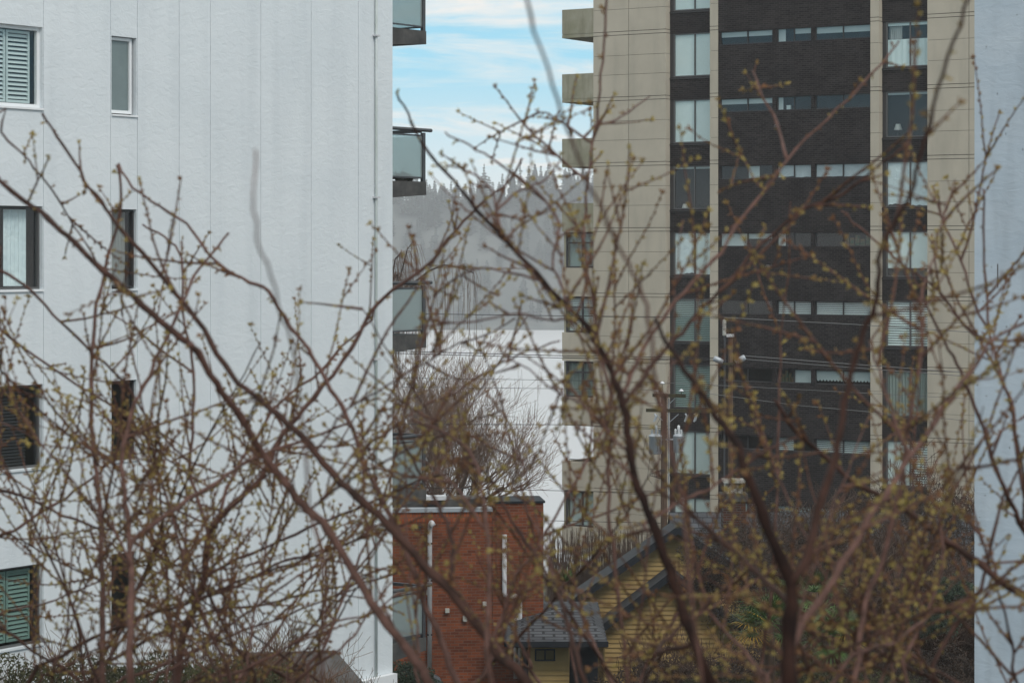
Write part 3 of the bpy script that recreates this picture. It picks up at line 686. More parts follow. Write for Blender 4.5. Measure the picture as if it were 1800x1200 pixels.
# dark roofed house with chimney
DH = empty('dark_roofed_house', (11, 74, gz(74)), 0, 'dark shingled house mostly hidden by bare twigs, right of the yellow gable', 'house')
m_ = MB(); pkz = W(0, 918, 74).z-gz(74); m_.prism([(-6, 0, pkz-1.9), (7, 0, pkz-1.9), (7, 3, pkz), (-6, 3, pkz)], [(-6, 7, pkz-1.9), (7, 7, pkz-1.9), (7, 3.1, pkz), (-6, 3.1, pkz)]) if False else None
m_.poly([(-6, 0, pkz-1.9), (7, 0, pkz-1.9), (7, 3, pkz), (-6, 3, pkz)]); m_.poly([(7, 6, pkz-1.9), (-6, 6, pkz-1.9), (-6, 3, pkz), (7, 3, pkz)])
m_.build('roof', M_shing, DH)
MB().prism([(-5.7, .3, -1), (6.7, .3, -1), (6.7, 5.7, -1), (-5.7, 5.7, -1)], [(-5.7, .3, pkz-1.9), (6.7, .3, pkz-1.9), (6.7, 5.7, pkz-1.9), (-5.7, 5.7, pkz-1.9)]).build('wall', M_ivy, DH)
cp = W(1292, 925, 74); cx = cp.x-11; cw = 20/FP*74
q = lambda py: W(0, py, 74).z-gz(74)
ch = MB().box(cx-cw, cx+cw, 0.2, .9, q(960), q(882)).build('chimney', M_obrick, DH)
m_ = MB(); m_.box(cx-cw-.06, cx+cw+.06, .15, .95, q(882), q(869)); m_.build('chimney_crown', M_slab, ch)
m_ = MB(); m_.box(cx-cw*.75, cx-cw*.05, .25, .85, q(868), q(850)); m_.box(cx+cw*.25, cx+cw*.35, .25, .35, q(868), q(850)); m_.box(cx+cw*.65, cx+cw*.75, .25, .85, q(868), q(850)); m_.box(cx-cw*.05, cx+cw*.65, .6, .85, q(868), q(850)); m_.box(cx-cw*.05, cx+cw*.7, .25, .3, q(868), q(861)); m_.box(cx-cw*.95, cx+cw*.95, .15, .95, q(849.5), q(845)); m_.build('chimney_cap', M_cap, ch)

# garden shed roof low left, white balustrade etc
SH = empty('garden_shed', (W(560, 1200, 39).x, 39, gz(39)), R(8), 'small shed with mossy grey shingle roof at the foot of the white wall', 'shed')
zz = W(0, 1163, 39).z-gz(39)
m_ = MB(); ap = (.1, 1.1, zz+.25)
m_.poly([(-1.6, 0, zz-.8), (.95, 0, zz-.8), (.35, 1.1, zz), (-1.2, 1.1, zz)]); m_.poly([(.95, 0, zz-.8), (.95, 2.2, zz-.8), (.35, 1.1, zz)]); m_.poly([(.95, 2.2, zz-.8), (-1.6, 2.2, zz-.8), (-1.2, 1.1, zz), (.35, 1.1, zz)]); m_.poly([(-1.6, 2.2, zz-.8), (-1.6, 0, zz-.8), (-1.2, 1.1, zz)])
m_.build('roof', mat('mossy_shingle', (0.13, 0.12, 0.12), 0.9, (0.08, 0.075, 0.07), 4), SH)
MB().box(-1.4, .75, .2, 2.0, -.5, zz-.8).build('wall', M_ivy, SH)
# black domed garden lamp
gp = W(757, 1184, 50); GL = empty('garden_lamp', (gp.x, 50, gz(50)), 0, 'black domed lamp top in front of the brick wall at the bottom edge', 'lamp')
hz_ = gp.z-gz(50)
MB().lathe([(.23, -.22), (.23, -.17), (.20, -.08), (.13, -.02), (.03, .0), (.001, .005)], 0, 0, hz_, 20).build('dome', M_black, GL, True)
MB().lathe([(.235, 0), (.245, .02), (.235, .04)], 0, 0, hz_-.24, 20).build('rim', M_wpipe, GL, True)
MB().tube([(0, 0, 0), (0, 0, hz_-.2)], .05, 10).build('post', M_black, GL, True)

# ================================================================== bare plants
def rv(rn, s=1.0): return Vector((rn.uniform(-s, s), rn.uniform(-s, s), rn.uniform(-s, s)))
def grow(mb, p, d, L, r, lvl, rn, P_):
    n = P_.get('seg', 4) if lvl > 0 else 3
    pts = [p.copy()]; rad = [r]; dd = d.copy(); q = p.copy()
    for i in range(n):
        dd = (dd + rv(rn, P_['wob']) + Vector((0, 0, P_['up']))).normalized(); q = q + dd*(L/n); pts.append(q.copy()); rad.append(r*(1-(i+1)/n*(.45 if lvl > 0 else .8)))
    mb.tube(pts, [max(a, P_['rmin']) for a in rad], 5 if lvl > 2 else (4 if lvl > 1 else 3), cap=False)
    if lvl == 0: return
    for k in range(P_['kids'][lvl-1] if lvl-1 < len(P_['kids']) else 3):
        f = rn.uniform(P_.get('f0', .3), 1.0); i = min(int(f*n), n-1); pp = pts[i].lerp(pts[i+1], f*n-i)
        ax = rv(rn).cross(dd)
        if ax.length < .01: continue
        ax.normalize(); a = R(rn.uniform(*P_['ang'])); nd = (dd*math.cos(a)+ax*math.sin(a)).normalized()
        grow(mb, pp, nd, L*rn.uniform(*P_['len']), r*P_['rk']*(1-.4*f), lvl-1, rn, P_)
def bare_tree(name, loc, H, trunk_r, lvl, P_, lab, cat, seed, mt=None, mtw=None, group=None, stems=1, spread=.2, Ltop=.5):
    rn = random.Random(seed); o = empty(name, loc, 0, lab, cat, group)
    tr = MB(); tw = MB()
    for s in range(stems):
        d = Vector((rn.uniform(-spread, spread), rn.uniform(-spread, spread), 1)).normalized()
        base = Vector((rn.uniform(-.1, .1), rn.uniform(-.1, .1), 0))*(stems > 1)*3
        th = P_.get('trunk', .25)*H; top = base+d*th
        tr.tube([base, base+d*th*.5+rv(rn, .02*th), top], [trunk_r, trunk_r*.9, trunk_r*.75], 8)
        for k in range(P_['top']):
            a = rn.uniform(0, 6.28); s_ = rn.uniform(.15, P_.get('fan', .9)); nd = Vector((math.cos(a)*s_, math.sin(a)*s_, 1)).normalized()
            grow(tw, top-d*th*rn.uniform(0, .25), nd, H*Ltop*rn.uniform(.8, 1.1), trunk_r*.55, lvl, rn, P_)
    tr.build('trunk', mt or M_btree, o, True); tw.build('branches', mtw or M_btwig, o)
    return o
# round bare tree behind brick building
PT = dict(wob=.12, up=.10, kids=[4, 5, 6, 6], ang=(14, 44), len=(.5, .75), rk=.5, rmin=.005, top=10, trunk=.36, fan=1.8, seg=4, f0=.2)
c = W(805, 900, 92); bare_tree('bare_round_tree', (c.x, 92, gz(92)), 11.6, .17, 4, PT, 'leafless round headed tree with dense upright twigs above the brick roof', 'tree', 21, Ltop=.35, mtw=M_willow)
c = W(738, 900, 97); bare_tree('bare_round_tree', (c.x-1.5, 97, gz(97)), 12.0, .17, 4, dict(PT, kids=[3, 5, 5, 5], top=9), 'leafless tree behind the lower balconies of the white building', 'tree', 22, Ltop=.33)
# willow
wl_ = W(690, 600, 120); WO = empty('willow_tree', (wl_.x-.4, 120, gz(120)), 0, 'weeping willow without leaves trailing beside the white building', 'tree')
zt = W(0, 372, 120).z-gz(120); rn = random.Random(4); tr = MB(); tw = MB()
tr.tube([(0, 0, 0), (.2, 0, zt*.4), (.1, 0, zt*.72)], [.35, .3, .2], 8)
for i in range(26):
    a = rn.uniform(0, 6.28); rad_ = rn.uniform(1.4, 4.7); hz1 = zt*rn.uniform(.82, 1.0); c_, s_ = math.cos(a), math.sin(a)
    st = Vector((.1, 0, zt*rn.uniform(.45, .72))); pts = []
    for j in range(7):
        f = j/6; pts.append(st.lerp(Vector((c_*rad_, s_*rad_, hz1)), f)+Vector((0, 0, 1.1*math.sin(f*math.pi)-f*f*1.2))+rv(rn, .1))
    tr.tube(pts, [.09, .075, .06, .05, .04, .03, .02], 5)
    for j in range(38):
        f = rn.uniform(.3, 1)*5.99; i0 = int(f); p = pts[i0].lerp(pts[min(i0+1, 6)], f-i0); L = rn.uniform(1.2, 4.5)
        o1 = Vector((c_*rn.uniform(.1, .5)+rn.uniform(-.2, .2), s_*.3+rn.uniform(-.2, .2), rn.uniform(0, .25)))
        q = [p, p+o1, p+o1*1.5+Vector((0, 0, -.25*L))+rv(rn, .05), p+o1*1.6+Vector((0, 0, -.6*L))+rv(rn, .09), p+o1*1.5+Vector((0, 0, -L))+rv(rn, .12)]
        tw.tube(q, [.014, .012, .01, .009, .008], 3, cap=False)
tr.build('trunk', M_btree, WO, True); tw.build('branches', M_willow, WO)

PS = dict(wob=.25, up=.06, kids=[4, 5, 5, 5], ang=(20, 60), len=(.45, .75), rk=.6, rmin=.006, top=5, trunk=.12, fan=1.3, seg=4, f0=.2)
shr = [  # px, top py, Y, seed, scale label
    (1625, 775, 82, 'bare tangled tree in front of the right beige panels', 1), (1690, 760, 78, 'bare tree with crossing twigs beside the blue wall', 1),
    (1560, 800, 76, 'leafless shrub below the narrow beige column', 1), (1480, 830, 70, 'bare brown shrub behind the twin limbs, right of the chimney', 1),
    (1400, 850, 71, 'bare brown bush just right of the brick chimney', 1), (1345, 880, 68, 'low leafless bush under the chimney', 1),
    (1530, 930, 62, 'dark bare bush above the palms to the right', 1), (1610, 900, 64, 'dense bare shrub in the lower right thicket', 1),
    (1680, 890, 60, 'bare shrub against the foot of the blue wall', 1), (1440, 960, 60, 'bare thorny bush directly behind the palms', 1),
    (1150, 1060, 56, 'thin vine like shrub over the yellow wall', 1), (1230, 1060, 54, 'tangled twigs in front of the lower yellow gable', 1),
    (1210, 880, 90, 'small bare tree at the tower foot behind the pole', 1)]
for i, (px, py, Y, lab, s_) in enumerate(shr):
    p = W(px, py, Y); H = p.z-gz(Y); P2 = dict(PS); P2['rmin'] = .004+.00006*Y
    bare_tree('bare_shrub', (p.x, Y, gz(Y)), H, .05, 4 if i < 10 else 3, P2, lab, 'shrub', 100+i, M_btree, M_btwig, 'bare shrubs in the lower right gardens', stems=3, spread=.45, Ltop=.40)
# russet shrubs, bottom left
for i, (px, py, Y, lab) in enumerate([(40, 1115, 33, 'russet twiggy shrub in the bottom left corner'), (150, 1120, 34, 'russet shrub below the narrow windows of the white wall'), (270, 1105, 35, 'olive and russet shrub left of the main pale trunk'),
                                      (390, 1085, 36, 'tall russet shrub with fine twigs against the white wall'), (470, 1080, 37, 'russet shrub with upswept fine twigs under the third wall joint'), (545, 1110, 37.5, 'low russet shrub beside the shed roof')]):
    p = W(px, py, Y); H = p.z-gz(Y); P2 = dict(PS); P2['rmin'] = .0035; P2['fan'] = .9; P2['up'] = .12
    bare_tree('twiggy_shrub', (p.x, Y, gz(Y)), H, .035, 4, P2, lab, 'shrub', 200+i, M_rtwig, M_rtwig, 'russet shrubs along the foot of the white wall', stems=4, spread=.5, Ltop=.42)
# hedge of upright twigs behind the yellow house
hm = MB(); rn = random.Random(31)
for i in range(900):
    px = rn.uniform(965, 1140); Y = rn.uniform(76, 79); p = W(px, rn.uniform(925, 990), Y); b0 = Vector((p.x+rn.uniform(-.3, .3), Y, gz(Y)))
    hm.tube([b0, b0.lerp(p, .5)+rv(rn, .08), p], [.02, .012, .006], 3, cap=False)
tag(hm.build('twig_hedge', M_btwig), 'hedge of bare upright stems behind the yellow house roof', 'hedge', kind='stuff')

def leaf_mass(name, blobs, n, size, mt, lab, cat, seed, kind=None, group=None):
    rn = random.Random(seed); m = MB()
    for i in range(n):
        c, r = blobs[rn.randrange(len(blobs))]
        while True:
            v = rv(rn)
            if .25 < v.length <= 1: break
        f = 1+.25*math.sin(v.x*7+seed)*math.sin(v.z*6)
        p = Vector(c)+Vector((v.x*r[0], v.y*r[1], v.z*r[2]))*f; a = rv(rn).normalized(); b = a.orthogonal().normalized()*size*rn.uniform(.3, .6); a = a*size*rn.uniform(.6, 1.3)
        m.quad(p-a, p+b, p+a, p-b)
    o = m.build(name, mt); tag(o, lab, cat, group, kind); return o
def BL(px, py, Y, rx, ry, rz): c = W(px, py, Y); return ((c.x, c.y, c.z), (rx, ry, rz))
leaf_mass('dry_hedge', [BL(1265, 985, 60.5, 1.0, .8, .75), BL(1300, 1050, 60, 1.1, .8, .9), BL(1240, 1030, 60.5, .5, .6, .5)], 16000, .03, M_ivy, 'dense dark brown dry hedge beside the yellow gable', 'hedge', 1)
leaf_mass('evergreen_bush', [BL(715, 1190, 48.5, .5, .4, .35), BL(740, 1210, 48.5, .4, .4, .3)], 7000, .03, M_dleaf, 'dark evergreen bush under the lowest balcony', 'bush', 2)
leaf_mass('evergreen_shrub', [BL(1675, 1040, 56, .5, .5, .4), BL(1640, 1090, 56, .7, .5, .4)], 6000, .035, M_dleaf, 'glossy dark evergreen shrub near the blue wall in the thicket', 'bush', 3)
leaf_mass('undergrowth', [BL(px, py, Y, 1.3, 1.2, .8) for px, py, Y in ((1330, 1200, 52), (1450, 1200, 53), (1560, 1180, 55), (1660, 1200, 54), (1500, 1060, 63), (1600, 1040, 63), (1380, 1010, 66), (1680, 980, 66), (1200, 1230, 55), (1100, 1240, 55), (1450, 960, 70), (1560, 900, 74), (1650, 900, 75), (1380, 920, 73), (1330, 960, 70))], 60000, .035, M_ivy, 'dark tangled undergrowth filling the gardens below the tower', 'undergrowth', 4, kind='stuff')
leaf_mass('ground_ivy', [BL(px, py, Y, 1.0, .7, .45) for px, py, Y in ((30, 1215, 32), (170, 1215, 33), (300, 1210, 34), (420, 1215, 35), (1280, 1215, 49), (1420, 1200, 50), (1550, 1215, 50))], 26000, .03, M_moss, 'low olive green ivy and moss along the bottom of the gardens', 'ivy', 6, kind='stuff')

# palms
def fan_frond(mb, my, base, d, L, Rf, rn, yellow):
    d = d.normalized(); tip = base+d*L+Vector((0, 0, -.12*L)); side = d.cross(Vector((0, 0, 1)))
    if side.length < .1: side = Vector((1, 0, 0))
    side.normalize(); nrm = side.cross(d).normalized()
    mb.tube([base, base.lerp(tip, .5)+Vector((0, 0, .03)), tip], [.012, .010, .008], 4)
    n = 22
    for i in range(n):
        a = R(-125+250*i/(n-1)); dir_ = (d*math.cos(a)+side*math.sin(a)+nrm*.12*math.cos(a*2)).normalized(); LL = Rf*(.7+.3*math.cos(a*.6))*rn.uniform(.9, 1.05)
        wd = dir_.cross(nrm).normalized()*(.010*Rf/.5)
        p1 = tip+dir_*LL*.55; p2 = tip+dir_*LL+Vector((0, 0, -.09*LL/.5))
        tgt = my if yellow and True else mb
        mb.quad(tip, tip+dir_*LL*.3+wd, p1, tip+dir_*LL*.3-wd) if not yellow else mb.quad(tip, tip+dir_*LL*.3+wd, p1, tip+dir_*LL*.3-wd)
        tgt.quad(tip+dir_*LL*.35-wd, tip+dir_*LL*.35+wd, p1+wd*.8, p1-wd*.8); tgt.poly([p1-wd*.8, p1+wd*.8, p2])
def palm(px, py, Y, seed, lab, nf=26, Rf=.56, yel=((-1, -.3, -.05),)):
    rn = random.Random(seed); c = W(px, py, Y); o = empty('fan_palm', (c.x, Y, gz(Y)), 0, lab, 'palm', 'fan palms among the shrubs'); h = c.z-gz(Y)
    MB().tube([(0, 0, 0), (.03, 0, h*.5), (0, 0, h)], [.12, .11, .10], 10).build('trunk', M_wood, o, True)
    m = MB(); my = MB(); top = Vector((0, 0, h))
    for i in range(nf):
        a = i*2.4+rn.uniform(-.2, .2); e = rn.uniform(-.7, 1.4); fan_frond(m, my, top, Vector((math.cos(a), math.sin(a), e)), rn.uniform(.35, .55), Rf*rn.uniform(.85, 1.1), rn, False)
    for d in yel: fan_frond(m, my, top, Vector(d), .45, Rf, rn, True)
    m.build('fronds', M_palm, o); my.build('yellow_fronds', M_palmy, o)
palm(1352, 1092, 48, 1, 'fan palm with an orange yellow fan on its left side', yel=((-1, -.5, .1), (-.9, -.6, -.35), (-.8, -.8, .5)))
palm(1455, 1115, 51, 2, 'fan palm with a yellow fan on its right, right of the dark forked trunk', yel=((1, -.4, -.15), (.8, -.6, .25)))
palm(1430, 1040, 54, 3, 'green fan palm behind the other two palms', nf=16, yel=())
# yucca
c = W(993, 1022, 64); rn = random.Random(8); m_ = MB()
for i in range(60):
    d = Vector((rn.uniform(-1, 1), rn.uniform(-1, 1), rn.uniform(.3, 1.4))).normalized()*rn.uniform(.3, .5); s_ = d.cross(Vector((0, 1, .3))).normalized()*.015
    m_.poly([-s_, s_, d*.6+s_*.8, d, d*.6-s_*.8])
o = empty('yucca', (c.x, 64, gz(64)), 0, 'small spiky green yucca between the brick wall and the yellow roof', 'plant')
lf = m_.build('leaves', M_palm, o); lf.location = (0, 0, c.z-gz(64)); MB().tube([(0, 0, 0), (0, 0, c.z-gz(64))], .06, 8).build('stem', M_wood, o)

# ================================================================== UTILITY POLES AND WIRES
YP = 80.0; s_ = YP/FP
def PL(px, py, o, Y): v = W(px, py, Y); return Vector((v.x-o.x, v.y-o.y, v.z-o.z))
base = Vector((W(1167, 0, YP).x, YP, gz(YP)))
UP = empty('utility_pole', base, 0, 'wooden utility pole with two crossarms and two grey transformers', 'utility pole')
top = PL(1167, 692, base, YP)
MB().tube([(0, 0, -.3), (0, 0, top.z)], [.125, .095], 12).build('pole', M_wood, UP, True)
def arm(pxa, pya, pxb, pyb, yoff, hh_=.055):
    a = PL(pxa, pya, base, YP); b = PL(pxb, pyb, base, YP); a.y = yoff+.25; b.y = yoff-.25
    d = (b-a).normalized(); n = Vector((-d.y, d.x, 0)).normalized()*.045; u = Vector((0, 0, hh_))
    return MB().prism([a-n-u, b-n-u, b+n-u, a+n-u], [a-n+u, b-n+u, b+n+u, a+n+u]).build('crossarm', M_arm, UP)
a1 = arm(1148, 694.5, 1203, 694.5, -.16); a2 = arm(1136, 721, 1262, 721, -.16)
m_ = MB()
for (xa, ya, xb, yb) in ((1186, 699, 1172, 713), (1150, 700, 1164, 712), (1192, 727, 1173, 744), (1150, 726, 1164, 738)):
    m_.tube([PL(xa, ya, base, YP)+Vector((0, -.2, 0)), PL(xb, yb, base, YP)+Vector((0, -.14, 0))], .012, 6)
m_.build('brace', M_galv, UP)
for px, py in ((1164, 673), (1153.5, 686), (1197, 686)):
    p = PL(px, py, base, YP); y = -.16 if px != 1164 else -.02
    io = MB().lathe([(.012, -.30 if px == 1164 else -.12), (.012, 0)], p.x, y, p.z, 8).build('insulator_pin', M_arm, UP)
    MB().lathe([(.02, -.03), (.085, -.02), (.085, .0), (.05, .02), (.045, .045), (.001, .06)], p.x, y, p.z, 14).build('insulator', M_porc, io, True)
for px in (1150, 1204, 1220):
    m_ = MB(); p = PL(px, 726, base, YP); x = p.x; z = p.z; m_.tube([(x, -.25, z), (x+.04, -.3, z-.08), (x-.03, -.3, z-.26)], [.03, .035, .03], 7); m_.tube([(x+.09, -.28, z-.02), (x+.03, -.28, z-.24)], .012, 5); m_.build('fuse_cutout', M_galv, UP)
for cx_, cyp, r_px, (t0_, t1_) in ((1152, 0, 14, (765, 797)), (1192, 0, 10.5, (765, 795))):
    zt_, zb_ = PL(0, t0_, base, YP).z, PL(0, t1_, base, YP).z; x = PL(cx_, 0, base, YP).x; r_ = r_px*s_*.82
    to = MB().lathe([(.001, 0), (r_*.9, 0), (r_, .02), (r_, zt_-zb_-.04), (r_*1.05, zt_-zb_-.03), (r_*1.05, zt_-zb_), (r_*.6, zt_-zb_+.05), (.001, zt_-zb_+.06)], x, -.05, zb_, 22).build('transformer', M_galv, UP, True)
    m_ = MB()
    for dx, hb in ((-.10, .2), (0.02, .33), (.13, .18)): m_.lathe([(.02, 0), (.045, .03), (.03, .06), (.05, .09), (.035, .13), (.05, .16), (.045, hb-.03), (.001, hb)], x+dx*(r_/.2), -.05+abs(dx), zt_+.02, 10)
    m_.build('bushing', M_porc if cx_ > 1160 else M_galv, to, True)
    MB().box(min(x, 0), max(x, 0), -.08, -.03, zt_-.15, zt_-.10).build('bracket', M_galv, to)
m_ = MB(); rn = random.Random(3)
cxx = PL(1153, 0, base, YP).x; czz = PL(0, 832, base, YP).z
for k in range(4):
    pts = []
    for j in range(15):
        a = j/14*math.pi*1.7; pts.append((cxx+.1*k*.4+.19*math.cos(a)+(.02*k), -.18-.01*k, czz+(.07+.025*k)*math.sin(a)+.03*math.cos(a)))
    m_.tube(pts, .009, 5)
m_.tube([PL(1137, 765, base, YP), PL(1131, 790, base, YP), PL(1130, 812, base, YP)], .007, 5); m_.tube([PL(1154, 770, base, YP)+Vector((0, -.3, 0)), PL(1155, 790, base, YP)+Vector((0, -.3, 0)), PL(1142, 808, base, YP), PL(1138, 840, base, YP), PL(1146, 850, base, YP)], .007, 5)
m_.tube([PL(1189, 795, base, YP), PL(1192, 815, base, YP), PL(1190, 832, base, YP)], .007, 5); m_.tube([PL(1155, 748, base, YP), PL(1150, 755, base, YP), PL(1165, 725, base, YP)], .006, 5)
m_.build('coiled_cable', M_wire, UP)
MB().tube([(.16, -.05, 0), (.16, -.05, PL(0, 700, base, YP).z)], .022, 8).build('conduit', M_galv, UP)

Y2 = 84.0; base2 = Vector((W(1284, 0, Y2).x, Y2, gz(Y2)))
U2 = empty('utility_pole', base2, 0, 'slim riser pole with two pale cable terminals and a ribbed arrester on top', 'utility pole')
p = PL(1284, 592, base2, Y2); MB().tube([(0, 0, -.3), (0, 0, p.z)], [.11, .075], 12).build('pole', M_wood, U2, True)
m_ = MB(); pp = PL(1277, 0, base2, Y2); m_.tube([(pp.x-.08, -.05, PL(0, 640, base2, Y2).z-4), (pp.x-.06, -.05, PL(0, 600, base2, Y2).z), (pp.x-.08, -.05, PL(0, 588, base2, Y2).z)], .03, 8); m_.build('riser', M_dmetal, U2)
m_ = MB(); x = PL(1273, 0, base2, Y2).x; za, zb = PL(0, 590, base2, Y2).z, PL(0, 562, base2, Y2).z; prof = [(.03, 0)]
for i in range(9): f = i/9; prof += [(.075, (zb-za)*(f+.03)), (.055, (zb-za)*(f+.08))]
prof += [(.05, zb-za), (.001, zb-za+.03)]; m_.lathe(prof, x, -.05, za, 14); m_.build('arrester', M_cap, U2, True)
MB().box(-.14, .12, -.1, .1, p.z, p.z+.1).build('pole_cap', M_porc, U2)
for sg, (xa, ya, xb, yb) in ((-1, (1254, 629, 1270, 636)), (1, (1292, 636, 1309, 627))):
    a = PL(xa, ya, base2, Y2)+Vector((0, -.15, 0)); b = PL(xb, yb, base2, Y2)+Vector((0, -.15, 0))
    far, near = (a, b) if sg < 0 else (b, a)
    MB().tube([near, near.lerp(far, .15), near.lerp(far, .85), far], [.07, .10, .105, .085], 14).build('cable_terminal', M_galv, U2, True)
MB().box(PL(1262, 0, base2, Y2).x, PL(1300, 0, base2, Y2).x, -.14, -.09, PL(0, 641, base2, Y2).z, PL(0, 637, base2, Y2).z).build('bracket', M_arm, U2)

wires = [([(560, 549), (985, 555), (1272, 558)], 84, .012, M_wire, 'topmost wire running left from the arrester on the riser pole'),
    ([(1272, 558), (1500, 570), (1800, 590)], 84, .013, M_wireg, 'topmost pale wire running right from the riser pole'),
    ([(560, 613), (985, 625), (1255, 629)], 84, .013, M_wire, 'upper of the close wire pair left of the riser pole'),
    ([(560, 617), (985, 629), (1255, 632)], 84, .012, M_wire, 'lower of the close wire pair left of the riser pole'),
    ([(1306, 625), (1500, 640), (1800, 662)], 84, .013, M_wireg, 'upper of the close wire pair right of the riser pole'),
    ([(1306, 631), (1500, 646), (1800, 669)], 84, .012, M_wireg, 'lower of the close wire pair right of the riser pole'),
    ([(560, 662), (985, 668), (1164, 672)], 80, .007, M_wire, 'thin wire tied to the highest white insulator of the transformer pole'),
    ([(560, 678), (985, 683), (1153, 685)], 80, .007, M_wire, 'thin wire tied to the left insulator of the transformer pole'),
    ([(1164, 672), (1400, 684), (1800, 706)], 80, .008, M_wireg, 'thin pale wire leaving the transformer pole to the right, uppermost'),
    ([(1197, 685), (1400, 712), (1800, 748)], 80, .009, M_wireg, 'thin pale wire leaving the right insulator of the transformer pole'),
    ([(560, 745), (985, 746), (1164, 752)], 80, .010, M_wire, 'wire reaching the pole level with the transformer tops'),
    ([(560, 852), (985, 862), (1164, 866)], 80, .010, M_wire, 'dark wire low across the bottom beige balcony'),
    ([(560, 905), (985, 915), (1164, 919)], 80, .010, M_wire, 'lowest dark wire just above the yellow house roof')]
for pts, Y, r_, mm, lab in wires:
    P3 = [W(x, y, Y) for x, y in pts]; q = []
    for i in range(len(P3)-1):
        for j in range(8): q.append(P3[i].lerp(P3[i+1], j/8))
    q.append(P3[-1]); tag(MB().tube(q, r_, 5).build('overhead_wire', mm), lab, 'wire', 'overhead wires crossing the view')

# ================================================================== FOREGROUND BUDDING TREES
# each limb: key, stem letter, depth at foot, depth at tip, foot width px, tip width px, bark, parent, path from foot to tip (as it stands at its own distance)

